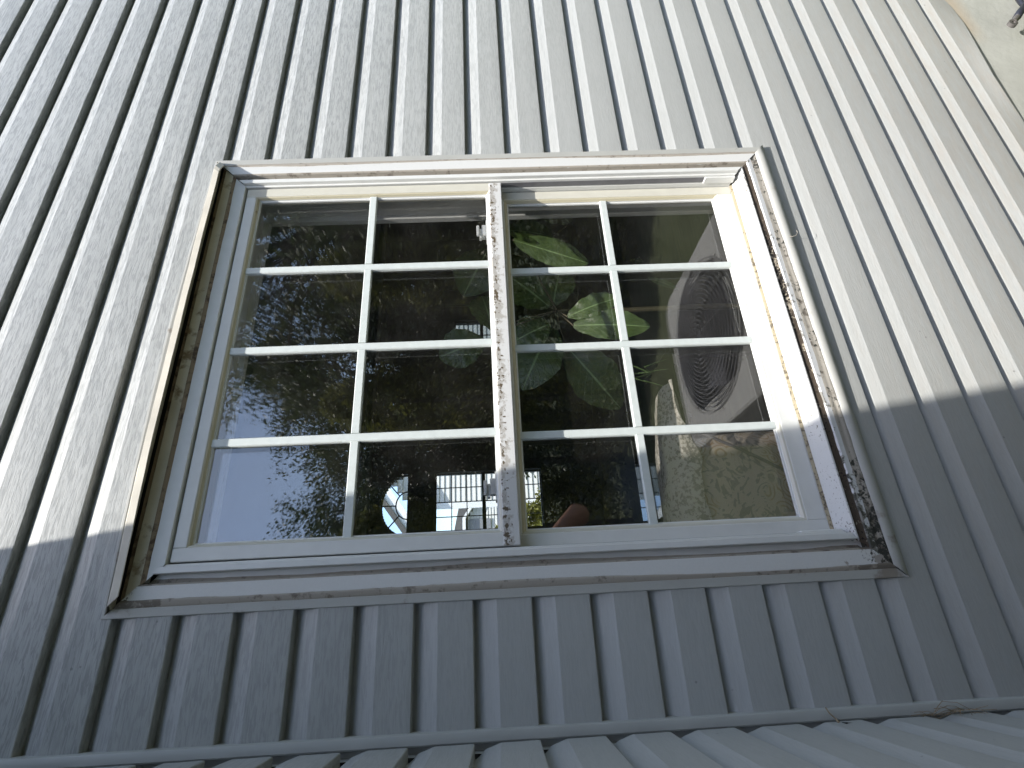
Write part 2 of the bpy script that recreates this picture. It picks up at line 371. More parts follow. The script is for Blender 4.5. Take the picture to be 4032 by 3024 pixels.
# ------------------------------------------------------------------ the window
win = thing('double_hung_window', 'white double hung window with grid panes and mildewed trim', 'window', ((XL + XR) / 2, .02, ZB + Z0))
def P2(side, o, y, u):
    """point on a frame side: o = distance in from the outer edge, u = 0..1 along, mitred"""
    if side == 'T': return (XL + o + (XR - XL - 2*o) * u, y, ZT - o + Z0)
    if side == 'B': return (XR - o - (XR - XL - 2*o) * u, y, ZB + o + Z0)
    if side == 'L': return (XL + o, y, ZB + o + (ZT - ZB - 2*o) * u + Z0)
    return (XR - o, y, ZT - o - (ZT - ZB - 2*o) * u + Z0)
def piece(name, side, prof, mat, n=1, wob=0, seed=0, fun=None, smooth=False, freq=9, parent=None):
    V = []; F = []; k = len(prof)
    for i in range(n + 1):
        u = i / n
        for j, (o, y) in enumerate(prof):
            oo, yy = o, y
            if wob and 0 < j < k - 1 or (wob and k <= 3):
                L = 1.05 if side in 'TB' else 1.4
                oo += wob * (mn.noise(Vector((u * L * freq, seed * 7.3, j * 1.7))) + .5 * mn.noise(Vector((u * L * freq * 5, seed * 3.3, j * 2.7))))
                yy += wob * .5 * mn.noise(Vector((u * L * freq * 1.3, seed * 1.3 + 40, j * 1.7)))
            if fun: oo, yy = fun(u, j, oo, yy)
            V.append(P2(side, oo, yy, u))
    for i in range(n):
        for j in range(k - 1):
            a = i*k + j; F.append((a, a+1, a+k+1, a+k) if side in 'TL' else (a, a+1, a+k+1, a+k))
    o = mesh(name, V, F, mat, smooth=smooth); fix_normals(o)
    keep(o, win); return o
JP = [(0, .014), (0, -.0015), (.0012, -.003), (.0155, -.003), (.0175, -.0015), (.018, .012)]
piece('j_channel', 'R', JP, M_J, 30, .0004, 1)
def jb(u, j, o, y): return o, y - .0045 * (1 - u) - .001
piece('j_channel', 'B', [(0, .014), (0, -.0025), (.0012, -.005), (.013, -.0055), (.020, -.004), (.024, .000), (.0255, .012)], M_J, 40, .0006, 2, fun=jb, smooth=True)
piece('j_channel', 'L', [(0, .014), (0, -.0015), (.0012, -.003), (.0145, -.003), (.0165, -.0015), (.0175, .012)], M_J, 30, .0004, 3)
def bow(u, j, o, y):
    b = math.sin(math.pi * u); return o - .011 * b * (1 if j < 4 else .35), y - .002 * b
piece('j_channel', 'T', [(.0, .014), (.0, -.0015), (.0012, -.003), (.0050, -.003), (.0060, -.001), (.0065, .010)], M_J, 50, .0003, 4, fun=bow)
def bow2(u, j, o, y):        # bent metal drip edge that juts out over the head
    b = math.sin(math.pi * u) ** .7; k = min(1, max(0, u / .3)); k = k * k * (3 - 2 * k)
    k2 = min(1, max(0, (1 - u) / .03)); pr = (.72 + .28 * k) * (.55 + .45 * k2)
    kk = .0015 * mn.noise(Vector((u * 6, 1, 5)))
    return o - .002 * b + kk, (y * pr if y < 0 else y)
piece('bent_flashing', 'T', [(.0060, .004), (.0080, -.0030), (.0185, -.0290), (.0200, -.0310), (.0335, -.0325), (.0342, -.0315), (.0330, -.0290), (.0205, -.0275), (.0150, -.010), (.0140, .006)], M_JLIP, 80, .0008, 5, fun=bow2)
piece('caulk', 'T', [(.0185, .008), (.0225, .010), (.0300, .004)], M_CAULKT, 60, .0010, 6)
def wavy(sd, o0, k0, amp):
    def f(u, j, o, y):
        if j < k0: return o, y
        wv = .5 + .75 * mn.noise(Vector((u * 3.1, sd * 2.7, 1))) + .18 * mn.noise(Vector((u * 17, sd, 2))) + .06 * mn.noise(Vector((u * 90, sd, 3)))
        return o0 + (o - o0) * max(.15, min(1.0, wv)) * amp, y
    return f
for s, sd in (('R', 7), ('L', 9)):
    piece('caulk', s, [(.0150, -.0020), (.0172, -.0034), (.0195, -.0040), (.0250, -.0052), (.0292, -.0050), (.0300, -.0036)], M_CAULK, 260, .0005, sd, smooth=True, freq=40, fun=wavy(sd, .0190, 3, 1.0))
piece('caulk', 'B', [(.0190, -.0020), (.0225, -.0046), (.0275, -.0030), (.0330, -.0026), (.0375, -.0038), (.0420, -.0028)], M_CAULKB, 220, .0024, 11, smooth=True, freq=13)
MP = [(.0195, .012), (.0200, -.0010), (.0212, -.0035), (.0235, -.0042), (.0480, -.0042), (.0515, -.0030), (.0530, .0000), (.0532, .018)]
piece('casing', 'R', MP, M_MOULDR, 20, .0003, 12)
piece('casing', 'L', MP, M_MOULDR, 20, .0003, 13)
piece('casing', 'T', [(.0280, .014), (.0285, .003), (.0300, .001), (.0500, .001), (.0520, .003), (.0530, .018)], M_MOULDT, 20, .0004, 14)
piece('casing', 'B', [(.0345, .012), (.0350, -.0010), (.0365, -.0030), (.0500, -.0045), (.0515, -.0030), (.0520, .0000), (.0525, .020)], M_MOULDB, 30, .0006, 15)
for s, sd in (('R', 17), ('L', 18)):
    piece('caulk', s, [(.0500, -.0036), (.0518, -.0046), (.0535, .0010), (.0550, .0150), (.0590, .0170), (.0645, .0176), (.0650, .0190)], M_CAULK, 260, .0005, sd, smooth=True, freq=40, fun=wavy(sd, .0545, 4, 1.0))
piece('caulk', 'T', [(.0505, .0008), (.0530, .0004), (.0560, .0015), (.0585, .0028), (.0600, .0040)], M_CAULKT, 160, .0016, 19, smooth=True)
piece('dirt', 'B', [(.0490, -.0030), (.0520, -.0012), (.0560, .0006), (.0600, .0002), (.0640, .0014), (.0675, .0060)], M_DIRT, 260, .0022, 20, smooth=True, freq=30)
# vinyl main frame
piece('frame_head', 'T', [(.0560, .0185), (.0562, .0045), (.0575, .0030), (.0840, .0030), (.0848, .0040), (.0852, .0300)], M_VINYL)
for s in 'RL':
    piece('frame_flange', s, [(.0565, .0185), (.0690, .0175)], M_VINYL)
    piece('frame_lip', s, [(.0690, .0175), (.0690, -.0030), (.0700, -.0045), (.0800, -.0045), (.0806, -.0030), (.0806, .0055), (.0845, .0055), (.0852, .0065), (.0852, .0300)], M_VINYL)
piece('frame_flange', 'B', [(.0520, .0185), (.0665, .0185)], M_VINYL)
piece('sill', 'B', [(.0655, .0185), (.0660, -.0010), (.0672, -.0028), (.0700, -.0030), (.0712, -.0018), (.0805, .0400)], M_SILL)
piece('gasket', 'B', [(.0805, .0400), (.0850, .0415), (.0870, .0425)], M_TAN, 30, .0006, 22)
# jambs and head behind the lip, jamb liner with its slot on the two sides
for s in 'RLT':
    piece('jamb_liner' if s != 'T' else 'head_liner', s, [(.0852, .0300), (.0868, .0305), (.0868, .0800), (.0850, .0810), (.0850, .1150), (.10, .1150), (.10, .1300)], M_VINYL)
piece('inner_sill', 'B', [(.0870, .0425), (.0870, .0800), (.0850, .0850), (.0850, .1150), (.07, .1150), (.07, .1300)], M_VINYL)
zm = -1.409
def wbox(name, a, b, mat, bv=0, parent=win):
    o = MB().box((a[0], a[1], a[2] + Z0), (b[0], b[1], b[2] + Z0)).build(name, mat, world_parent=parent)
    if bv: bevel(o, bv)
    return o
for xx, sgn in ((XR - .0852, -1), (XL + .0852, 1)):
    a, b = sorted((xx - sgn * .001, xx + sgn * .0012)); wbox('track_slot', (a, .0120, -1.93), (b, .0270, zm), M_GROOVE)
    a, b = sorted((xx - sgn * .001, xx + sgn * .0045)); wbox('track_stop', (a, .0095, -2.0085), (b, .0300, -1.93), M_VINYL, .002)

def sash(name, label_, zt, zb, yf, rail_b, muntx, muntz, rail_t=.0245, mat_b=None, bead_t=.0055):
    """parts: stiles, rails, beads, panes, muntins as sub-parts of the sash"""
    x0, x1 = XL + .0884, XR - .0884
    fm = MB()
    st = .0245
    def bx(nm, a, b, mat, bv=.0018):
        fm.box((a[0], a[1], a[2] + Z0), (b[0], b[1], b[2] + Z0), m=FM.index(mat))
    yb = yf + .032; FM = [M_VINYL, M_VINYLC, M_RAIL]
    bx('stile', (x0, yf, zb), (x0 + st, yb, zt), M_VINYL); bx('stile', (x1 - st, yf, zb), (x1, yb, zt), M_VINYLC)
    bx('rail', (x0 + st, yf + .0004, zt - rail_t), (x1 - st, yb, zt), M_VINYL)
    bx('rail', (x0 + st - (.024 if mat_b else 0), yf - (.0015 if mat_b else -.0004), zb), (x1 - st + (.024 if mat_b else 0), yb, zb + rail_b), mat_b or M_VINYL)
    s = fm.build(name, FM, world_parent=win); bevel(s, .0018)
    gx0, gx1, gz0, gz1 = x0 + st, x1 - st, zb + rail_b, zt - rail_t
    # stepped glazing bead, mitred
    for side in 'TBLR':
        prof = [(0, yf + .0012), (bead_t * .5, yf + .0022), (bead_t, yf + .0075), (bead_t + .0004, yf + .0105), (bead_t + .0030, yf + .0110), (bead_t + .0034, yf + .0150)]
        V = []; 
        for u in (0, 1):
            for (o, y) in prof:
                if side == 'T': p = ((gx0 + o, gx1 - o)[u], y, gz1 - o)
                elif side == 'B': p = ((gx0 + o, gx1 - o)[u], y, gz0 + o)
                elif side == 'L': p = (gx0 + o, y, (gz0 + o, gz1 - o)[u])
                else: p = (gx1 - o, y, (gz0 + o, gz1 - o)[u])
                V.append((p[0], p[1], p[2] + Z0))
        k = len(prof); F = [(j, j+1, k+j+1, k+j) for j in range(k-1)]
        me = bpy.data.meshes.new('bead'); me.from_pydata(V, [], F); me.materials.append(M_BEAD if side in 'TR' else M_VINYLC); me.materials.append(M_VINYL)
        for p in me.polygons: p.material_index = 1 if p.index >= 2 else 0
        o = bpy.data.objects.new('glazing_bead', me); C.objects.link(o); o.parent = s; fix_normals(o)
    gi = bead_t + .001; yg = yf + .0145
    # two panes, each a hair out of parallel, as sealed units are
    NX, NZ = 14, 10
    for nm, yy, mt, bul in (('pane', yg, M_GLASS, .00012), ('pane', yg + .0150, M_GLASS2, -.00016)):
        V = []; F = []
        for i in range(NX + 1):
            for j in range(NZ + 1):
                a, b = i / NX, j / NZ
                V.append((gx0 + gi + (gx1 - gx0 - 2*gi) * a, yy + bul * 16 * a * (1-a) * b * (1-b), gz0 + gi + (gz1 - gz0 - 2*gi) * b + Z0))
        for i in range(NX):
            for j in range(NZ):
                a = i * (NZ+1) + j; F.append((a, a + NZ + 1, a + NZ + 2, a + 1))
        o = mesh(nm, V, F, mt, s, True)
    wm = .0088
    def munt(nm, a, b, vert):
        # flat-faced muntin with sloped shoulders
        y_o, y_i = yg - .0085, yg - .0004
        if vert: prof = [(-wm, y_i), (-wm * .98, y_o + .0025), (-wm * .72, y_o), (wm * .72, y_o), (wm * .98, y_o + .0025), (wm, y_i)]
        V = []; pr = [(-wm, y_i), (-wm * .98, y_o + .0022), (-wm * .80, y_o), (wm * .80, y_o), (wm * .98, y_o + .0022), (wm, y_i)]
        for t in (0, 1):
            for (d, y) in pr: V.append((a[t] if not vert else b + d, y + (.0006 if vert else 0), (b + d if not vert else a[t]) + Z0))
        k = len(pr); F = [(j, j+1, k+j+1, k+j) for j in range(k-1)] + [(k-1, 0, k, 2*k-1), tuple(range(k)), tuple(range(k, 2*k))]
        o = mesh(nm, V, F, M_MUN, s); fix_normals(o); return o
    e = .0035
    for zz in muntz:
        xs = [gx0 + e] + list(muntx) + [gx1 - e]
        for a, b in zip(xs[:-1], xs[1:]): munt('muntin', (a + (wm if a in muntx else 0), b - (wm if b in muntx else 0)), zz, False)
    for xx in muntx:
        munt('muntin', (gz0 + e, gz1 - e), xx, True)
    return s
MX = [.0985, .3040, .5130]
us = sash('upper_sash', '', -.7828, zm, .0085, .0310, MX, [-1.0915], mat_b=M_RAIL)
us['label'] = 'outer sash on the left with the mildewed meeting rail'
ls = sash('lower_sash', '', -1.3700, -2.0052, .0425, .0385, MX, [-1.6700], rail_t=.045, bead_t=.0075)
# sash locks on the meeting rail
for xx in (.6450, -.0030):
    l = MB(); l.box((xx - .030, .052, -1.3700 + Z0), (xx + .030, .076, -1.3665 + Z0)); l.box((xx - .016, .054, -1.3665 + Z0), (xx + .016, .074, -1.3560 + Z0))
    l.box((xx - .022, .056, -1.3560 + Z0), (xx + .006, .070, -1.3500 + Z0)); l.box((xx - .018, .050, -1.3500 + Z0), (xx + .012, .058, -1.3430 + Z0))
    o = l.build('sash_lock', M_LOCK); o.parent = ls; bevel(o, .0015)

# ------------------------------------------------------------------ the room behind
room = thing('living_room', 'dim room behind the window panes', 'room', (2, 3, -2.75 + Z0))
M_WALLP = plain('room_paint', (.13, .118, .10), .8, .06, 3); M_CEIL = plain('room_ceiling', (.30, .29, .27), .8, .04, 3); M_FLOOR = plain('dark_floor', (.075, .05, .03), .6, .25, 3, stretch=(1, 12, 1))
X0, X1, Y1, RZ0, RZ1 = -1.6, 5.6, 6.0, -2.75, .35
def rbox(nm, a, b, m): return MB().box((a[0], a[1], a[2] + Z0), (b[0], b[1], b[2] + Z0)).build(nm, m, world_parent=room)
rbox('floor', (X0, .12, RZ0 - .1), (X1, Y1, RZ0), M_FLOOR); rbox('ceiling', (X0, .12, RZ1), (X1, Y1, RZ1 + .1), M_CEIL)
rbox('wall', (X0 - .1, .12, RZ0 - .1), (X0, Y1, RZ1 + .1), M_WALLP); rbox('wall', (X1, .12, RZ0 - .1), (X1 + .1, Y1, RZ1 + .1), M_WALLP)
# front wall around the opening
iw = MB(); ox0, ox1, oz0, oz1 = XL + .085, XR - .085, ZB + .085, ZT - .085
for a, b in (((X0, .047, RZ0), (ox0 - .004, .13, RZ1)), ((ox1 + .004, .047, RZ0), (X1, .13, RZ1)), ((ox0 - .004, .047, oz1 + .004), (ox1 + .004, .13, RZ1)), ((ox0 - .004, .047, RZ0), (ox1 + .004, .13, oz0 - .004))):
    iw.box((a[0], a[1], a[2] + Z0), (b[0], b[1], b[2] + Z0))
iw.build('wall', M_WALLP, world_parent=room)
# far wall with openings: (x0,x1,z0,z1), half-round one cut as segments
AX, AZ, AR, AH = 1.216, -.149, .407, .36
holes = [(.845, 1.62, -1.95, -.508), (3.55, 4.03, -1.62, -.78)]
fw = MB(); y0, y1 = Y1, Y1 + .15
def col(xa, xb, segs):
    for za, zb in segs: fw.box((xa, y0, za + Z0), (xb, y1, zb + Z0))
col(X0 - .1, .845 - .045, [(RZ0 - .1, RZ1 + .1)])
xs = np.linspace(.845 - .045, 1.62 + .045, 24)
RZT = .35
for a, b in zip(xs[:-1], xs[1:]):
    m_ = (a + b) / 2; t = 1 - ((m_ - AX) / AR) ** 2; top = AZ + AH * math.sqrt(t) if t > 0 else None
    sg = []
    inwin = .845 < m_ < 1.62
    sg.append((RZ0 - .1, -1.95 if inwin else (AZ if top else RZT)))
    if inwin: sg.append((-.508, AZ if top else RZT))
    if top: sg.append((top, RZT))
    col(a, b, sg)
col(1.62 + .045, 3.55, [(RZ0 - .1, RZT)]); col(3.55, 4.03, [(RZ0 - .1, -1.62), (-.78, RZT)]); col(4.03, X1 + .1, [(RZ0 - .1, RZT)])
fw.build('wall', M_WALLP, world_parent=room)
rbox('shelf_molding', (4.29, Y1 - .06, -1.42), (4.55, Y1, -.64), plain('pale_molding', (.75, .78, .78), .6, .05, 10))
M_FWIN = plain('dark_window_frame', (.05, .05, .05), .5, .05, 20)
def far_window(nm, label, x0, x1, z0, z1, cols, rows_u, rows_l, zmid, gm=None):
    t = thing(nm, label, 'window', ((x0 + x1) / 2, Y1, z0 + Z0)); y = Y1 + .05
    def b(n_, a, c, m): MB().box((a[0], a[1], a[2] + Z0), (c[0], c[1], c[2] + Z0)).build(n_, m, world_parent=t)
    f = .018
    b('frame', (x0, y, z0), (x0 + f, y + .04, z1), M_FWIN); b('frame', (x1 - f, y, z0), (x1, y + .04, z1), M_FWIN)
    b('frame', (x0 + f, y, z1 - f), (x1 - f, y + .04, z1), M_FWIN); b('frame', (x0 + f, y, z0), (x1 - f, y + .04, z0 + f), M_FWIN)
    b('meeting_rail', (x0 + f, y, zmid - .024), (x1 - f, y + .045, zmid + .024), M_FWIN)
    for i in range(1, cols):
        xx = x0 + (x1 - x0) * i / cols; b('muntin', (xx - .006, y + .01, z0 + f), (xx + .006, y + .02, z1 - f), M_FWIN)
    for (a, c, n_) in ((zmid + .024, z1 - f, rows_u), (z0 + f, zmid - .024, rows_l)):
        for i in range(1, n_):
            zz = a + (c - a) * i / n_; b('muntin', (x0 + f, y + .008, zz - .006), (x1 - f, y + .018, zz + .006), M_FWIN)
    MB().quad((x0, y + .03, z0 + Z0), (x1, y + .03, z0 + Z0), (x1, y + .03, z1 + Z0), (x0, y + .03, z1 + Z0)).build('pane', gm or M_GLASSF, world_parent=t)
    return t
far_window('grid_window', 'bright grid window on the far side of the room below the half round', .845, 1.62, -1.95, -.508, 4, 3, 3, -1.165)
far_window('grid_window', 'dim far window glimpsed behind the leaves beside the meeting rail', 3.55, 4.03, -1.62, -.78, 2, 2, 2, -1.2, M_GLASSDIM)
aw = thing('half_round_window', 'half round window with sunburst muntins high on the far wall', 'window', (AX, Y1, AZ + Z0))
def arc(r, n=28, a0=0, a1=math.pi, y=Y1 + .06): return [(AX + AR * r * math.cos(a0 + (a1 - a0) * i / n), y, AZ + Z0 + AH * r * math.sin(a0 + (a1 - a0) * i / n)) for i in range(n + 1)]
MB().tube(arc(1.0), .012, 6).build('frame', M_FWIN, world_parent=aw); MB().tube(arc(.45), .009, 6).build('muntin', M_FWIN, world_parent=aw)
MB().box((AX - AR - .02, Y1 + .04, AZ + Z0 - .02), (AX + AR + .02, Y1 + .08, AZ + Z0 + .01)).build('frame', M_FWIN, world_parent=aw)
for k in (1, 2, 3):
    a = math.pi * k / 4; p = [(AX + AR * r * math.cos(a), Y1 + .06, AZ + Z0 + AH * r * math.sin(a)) for r in (.45, 1)]
    MB().tube(p, .009, 6).build('muntin', M_FWIN, world_parent=aw)
V = arc(1.0, y=Y1 + .07); mesh('pane', V, [tuple(range(len(V)))], M_GLASSF); keep(bpy.data.objects['pane'] if False else C.objects[-1], aw)

# ------------------------------------------------------------------ broad-leaved house plant close behind the glass
q = NT('leaf_green'); uvn = q.tc.outputs['UV']; s3 = q.sep(uvn)
side = q.math('ABSOLUTE', q.math('SUBTRACT', s3[1], .5))
vein = q.ramp(side, [(.012, 1.0), (.03, 0.0)])
wv = q.math('FRACT', q.math('ADD', q.math('MULTIPLY', s3[0], 9.0), q.math('MULTIPLY', side, -5.0)))
v2 = q.ramp(q.math('ABSOLUTE', q.math('SUBTRACT', wv, .5)), [(.02, .7), (.07, 0.0)])
bl = q.ramp(q.noise(uvn, 5, 4), [(.3, 0.0), (.7, 1.0)])
c = q.mix(bl, (.048, .082, .020), (.080, .125, .032)); c = q.mix(q.math('MULTIPLY', v2, .45), c, (.13, .21, .08)); c = q.mix(vein, c, (.22, .32, .13))
q.col(c); q.bump(q.math('ADD', v2, bl), .5, .002); q.b.inputs['Transmission Weight'].default_value = 0
M_LEAF = q.set(Roughness=.38)
M_STEM = plain('plant_stem', (.10, .085, .045), .6, .2, 30); M_POT = plain('clay_pot', (.10, .05, .03), .7, .1, 20)
plant = thing('broadleaf_plant', 'broad leaved houseplant just inside the lower panes', 'plant', (.60, .42, RZ0 + Z0))
def leaf(base, tip, width, nrm, parent, mat=None, curl=.02, fold=.10, name='leaf', nu=14):
    b, t = Vector(base) + Vector((0, 0, Z0)), Vector(tip) + Vector((0, 0, Z0)); ax = t - b; L = ax.length; ax.normalize()
    nv = Vector(nrm); nv = (nv - ax * nv.dot(ax)).normalized(); sd = ax.cross(nv)
    V = []; F = []; UV = []; nw = 6
    ph = random.random() * 6
    for i in range(nu + 1):
        s = i / nu; wdt = width * .5 * (math.sin(math.pi * min(1, s * .97 + .02)) ** .62) * (1 - .30 * abs(s - .62)) * (1 + .035 * math.sin(s * 30 + ph))
        ctr = b + ax * (L * s) + nv * (curl * math.sin(math.pi * s) * L * 4 - .25 * curl * s * s)
        for j in range(nw + 1):
            v = (j / nw - .5) * 2
            p = ctr + sd * (wdt * v) + nv * (fold * abs(v) * wdt * 1.2 + .004 * math.sin(s * 26 + abs(v) * 3 + ph) * abs(v))
            V.append(tuple(p)); UV.append((s, j / nw))
    for i in range(nu):
        for j in range(nw):
            a = i * (nw+1) + j; F.append((a, a+1, a+nw+2, a+nw+1))
    me = bpy.data.meshes.new('leaf'); me.from_pydata(V, [], F); uv = me.uv_layers.new(name='UVMap')
    for lp in me.loops: uv.data[lp.index].uv = UV[lp.vertex_index]
    me.materials.append(mat or M_LEAF)
    for p in me.polygons: p.use_smooth = True
    o = bpy.data.objects.new(name, me); C.objects.link(o); keep(o, parent); return o
NODE = Vector((.560, .30, -1.545))
LEAVES = [ # base, tip, width, normal towards the window
    ((0.779, 0.25, -1.565), (0.778, 0.21, -1.423), 0.085, (-0.1, -1, 0.5)),
    ((0.757, 0.23, -1.444), (0.681, 0.25, -1.658), 0.08, (-0.35, -1, 0.7)),
    ((0.534, 0.3, -1.589), (0.556, 0.24, -1.731), 0.072, (-0.2, -1, 0.5)),
    ((0.504, 0.3, -1.603), (0.458, 0.24, -1.799), 0.088, (-0.2, -1, 0.6)),
    ((0.649, 0.42, -1.567), (0.774, 0.4, -1.598), 0.125, (-0.3, -1, 0.2)),
    ((0.523, 0.46, -1.604), (0.325, 0.5, -1.754), 0.155, (-0.2, -1, 0.3)),
    ((0.646, 0.42, -1.555), (0.756, 0.4, -1.431), 0.15, (-0.1, -1, 0.0)),
    ((0.572, 0.4, -1.55), (0.527, 0.42, -1.436), 0.11, (-0.2, -1, 0.1)),
    ((0.581, 0.44, -1.562), (0.383, 0.46, -1.455), 0.17, (-0.2, -1, 0.3)),
    ((0.86, 0.4, -1.368), (0.719, 0.45, -1.282), 0.15, (-0.2, -1, -0.2)),
    ((0.568, 0.42, -1.373), (0.724, 0.46, -1.343), 0.12, (-0.2, -1, -0.2)),
    ((0.542, 0.44, -1.347), (0.503, 0.46, -1.204), 0.13, (-0.2, -1, -0.1)),
    ((0.8, 0.5, -1.914), (0.738, 0.48, -2.003), 0.024, (-0.3, -1, 0.6)),
    ((0.879, 0.5, -1.864), (0.855, 0.48, -1.903), 0.022, (-0.3, -1, 0.6)),
    ((1.005, 0.45, -1.659), (1.141, 0.5, -1.579), 0.14, (-0.2, -1, 0.2)),
    ]
NODE = Vector((0.594, 0.36, -1.569)); TOPN = Vector((0.791, 0.36, -1.501))
for li, (b, t, wd, nr) in enumerate(LEAVES):
    leaf(b, t, wd, nr, plant, curl=random.uniform(.0, .035), fold=random.uniform(.04, .2))
    bb = Vector(b); o0 = min((NODE, TOPN), key=lambda v: (v - bb).length)
    if li not in (12, 13): MB().tube([o0 + Vector((0, 0, Z0)), (o0 + bb) / 2 + Vector((0, -.01, Z0 + .008)), bb + Vector((0, 0, Z0))], .0022, 6).build('stem', M_STEM, world_parent=plant)
for k in range(7):      # a spider plant's thin blades beside it
    p0_ = Vector((0.364, 0.34, -1.812)) + Vector((0, 0, Z0)); q_ = Vector((random.uniform(-.05, .10), random.uniform(-.06, .02), random.uniform(-.03, .10)))
    MB().tube([p0_, p0_ + q_ * .5 + Vector((0, 0, .03)), p0_ + q_ + Vector((0, 0, -.02))], [.0022, .002, .0004], 4).build('blade', M_LEAF, world_parent=plant)
MB().tube([(.60, .42, RZ0 + Z0 + .25), (.62, .41, -2.1 + Z0), (.60, .38, -1.8 + Z0), NODE + Vector((0, 0, Z0)), TOPN + Vector((0, .02, Z0))], [.012, .010, .008, .005, .003], 8).build('trunk', M_STEM, smooth=True, world_parent=plant)
pot = MB(); n = 20
for r_, z_ in ((.001, 0), (.12, 0), (.155, .27), (.165, .27), (.165, .30), (.145, .30), (.14, .26), (.001, .255)):
    for k in range(n): pot.V.append((.60 + r_ * math.cos(2*math.pi*k/n), .42 + r_ * math.sin(2*math.pi*k/n), RZ0 + Z0 + z_))
for i in range(7):
    for k in range(n): pot.F.append((i*n+k, i*n+(k+1) % n, (i+1)*n+(k+1) % n, (i+1)*n+k)); pot.M.append(0)
pot.build('pot', M_POT, smooth=True, world_parent=plant)

# ------------------------------------------------------------------ brocade armchair with its back to the glass
q = NT('brocade'); o_ = q.tc.outputs['Object']
vo = q.n('ShaderNodeTexVoronoi'); vo.inputs['Scale'].default_value = 24; 
wq = q.n('ShaderNodeVectorMath', operation='ADD'); nz = q.n('ShaderNodeTexNoise'); nz.inputs['Scale'].default_value = 9; q.l(o_, nz.inputs['Vector'])
sc_ = q.n('ShaderNodeVectorMath', operation='SCALE'); sc_.inputs[3].default_value = .06; q.l(nz.outputs['Color'], sc_.inputs[0]); q.l(o_, wq.inputs[0]); q.l(sc_.outputs[0], wq.inputs[1])
q.l(wq.outputs[0], vo.inputs['Vector'])
rings = q.math('FRACT', q.math('MULTIPLY', vo.outputs['Distance'], 5.5))
pet = q.ramp(rings, [(.42, 0.0), (.5, 1.0), (.8, 1.0), (.86, 0.0)])
scr = q.ramp(q.noise(wq.outputs[0], 34, 2, .4, 2.5), [(.54, 0.0), (.57, 1.0)])
pick = q.ramp(q.noise(o_, 7, 2), [(.48, 0.0), (.52, 1.0)])
c = q.mix(q.math('MULTIPLY', pet, pick), (.31, .268, .215), (.22, .155, .085)); c = q.mix(q.math('MULTIPLY', scr, q.math('SUBTRACT', 1.0, pick)), c, (.15, .135, .115))
q.col(c); q.bump(q.math('ADD', pet, q.noise(o_, 500, 2)), .4, .001); M_BROC = q.set(Roughness=.8)
M_SPECK = grimy('sunlit_speckle', (.46, .43, .37), (.17, .155, .13), .49, .08, 120, .9)  # speckled fabric; its pale tone holds the sunlight on the backrest top
M_PIPE = plain('dark_piping', (.09, .085, .08), .7, .1, 60)
chair = thing('armchair', 'brocade armchair with its back against the lower left panes', 'armchair', (.10, .45, RZ0 + Z0))
def cushion(nm, x0, x1, y0, y1, z0, z1, mat, r=.05, nx=16, nz=14, crown=.03, tilt=0.0, roundtop=0):
    bm = bmesh.new(); bmesh.ops.create_cube(bm, size=1); bmesh.ops.subdivide_edges(bm, edges=bm.edges, cuts=7, use_grid_fill=True)
    for v in bm.verts:
        x, y, z = v.co * 2
        def sq(a, b, c_): m = (abs(a)**6 + abs(b)**6 + abs(c_)**6) ** (1/6); return m
        m = sq(x, y, z); k = 1 / m if m > 0 else 1
        x, y, z = x*k, y*k, z*k
        y += crown / max(.01, (y1-y0)/2) * (1 - x*x) * (1 - z*z) * (1 if y > 0 else -1)
        zz = (z0+z1)/2 + z*(z1-z0)/2
        if roundtop and z > 0: zz -= roundtop * x * x * z
        v.co = ((x0+x1)/2 + x*(x1-x0)/2, (y0+y1)/2 + y*(y1-y0)/2 + tilt * (zz - z0), zz + Z0)
    me = bpy.data.meshes.new(nm); bm.to_mesh(me); bm.free(); me.materials.append(mat)
    for p in me.polygons: p.use_smooth = True
    o = bpy.data.objects.new(nm, me); C.objects.link(o); keep(o, chair); return o
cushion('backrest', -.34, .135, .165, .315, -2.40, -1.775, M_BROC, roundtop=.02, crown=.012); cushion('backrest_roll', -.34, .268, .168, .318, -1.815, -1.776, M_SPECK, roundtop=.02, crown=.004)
cushion('armrest', .06, .20, .36, .95, -2.60, -2.30, M_BROC, crown=.01); cushion('armrest', -.42, -.28, .36, .95, -2.60, -2.30, M_BROC, crown=.01)
cushion('seat', -.28, .22, .30, .92, -2.5, -2.22, M_BROC, crown=.01)
sun_strip = MB(); nx = 24  # added strip along the backrest top, a band of sunlight put into its colour
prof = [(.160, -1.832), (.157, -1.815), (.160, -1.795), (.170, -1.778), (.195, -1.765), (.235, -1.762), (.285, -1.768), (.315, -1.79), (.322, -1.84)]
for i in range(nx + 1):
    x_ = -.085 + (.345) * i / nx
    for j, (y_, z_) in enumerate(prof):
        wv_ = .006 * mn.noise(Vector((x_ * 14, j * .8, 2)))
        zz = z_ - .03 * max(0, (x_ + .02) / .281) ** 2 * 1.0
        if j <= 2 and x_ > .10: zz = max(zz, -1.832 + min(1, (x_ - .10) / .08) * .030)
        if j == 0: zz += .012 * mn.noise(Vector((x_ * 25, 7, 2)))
        sun_strip.V.append((x_, y_ + wv_ - .002, zz + wv_ * .5 + .006 + Z0))
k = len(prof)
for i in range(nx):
    for j in range(k - 1): a = i*k + j; sun_strip.F.append((a, a+k, a+k+1, a+1)); sun_strip.M.append(0)
sun_strip.build('sunlit_strip', M_SPECK, smooth=True, world_parent=chair)
pts = [(.130 - .20 * (t/16), .158, -1.83 - .26 * math.sin(t/16 * 1.5) + Z0) for t in range(17)]
MB().tube(pts, .0035, 6).build('piping', M_PIPE, smooth=True, world_parent=chair)
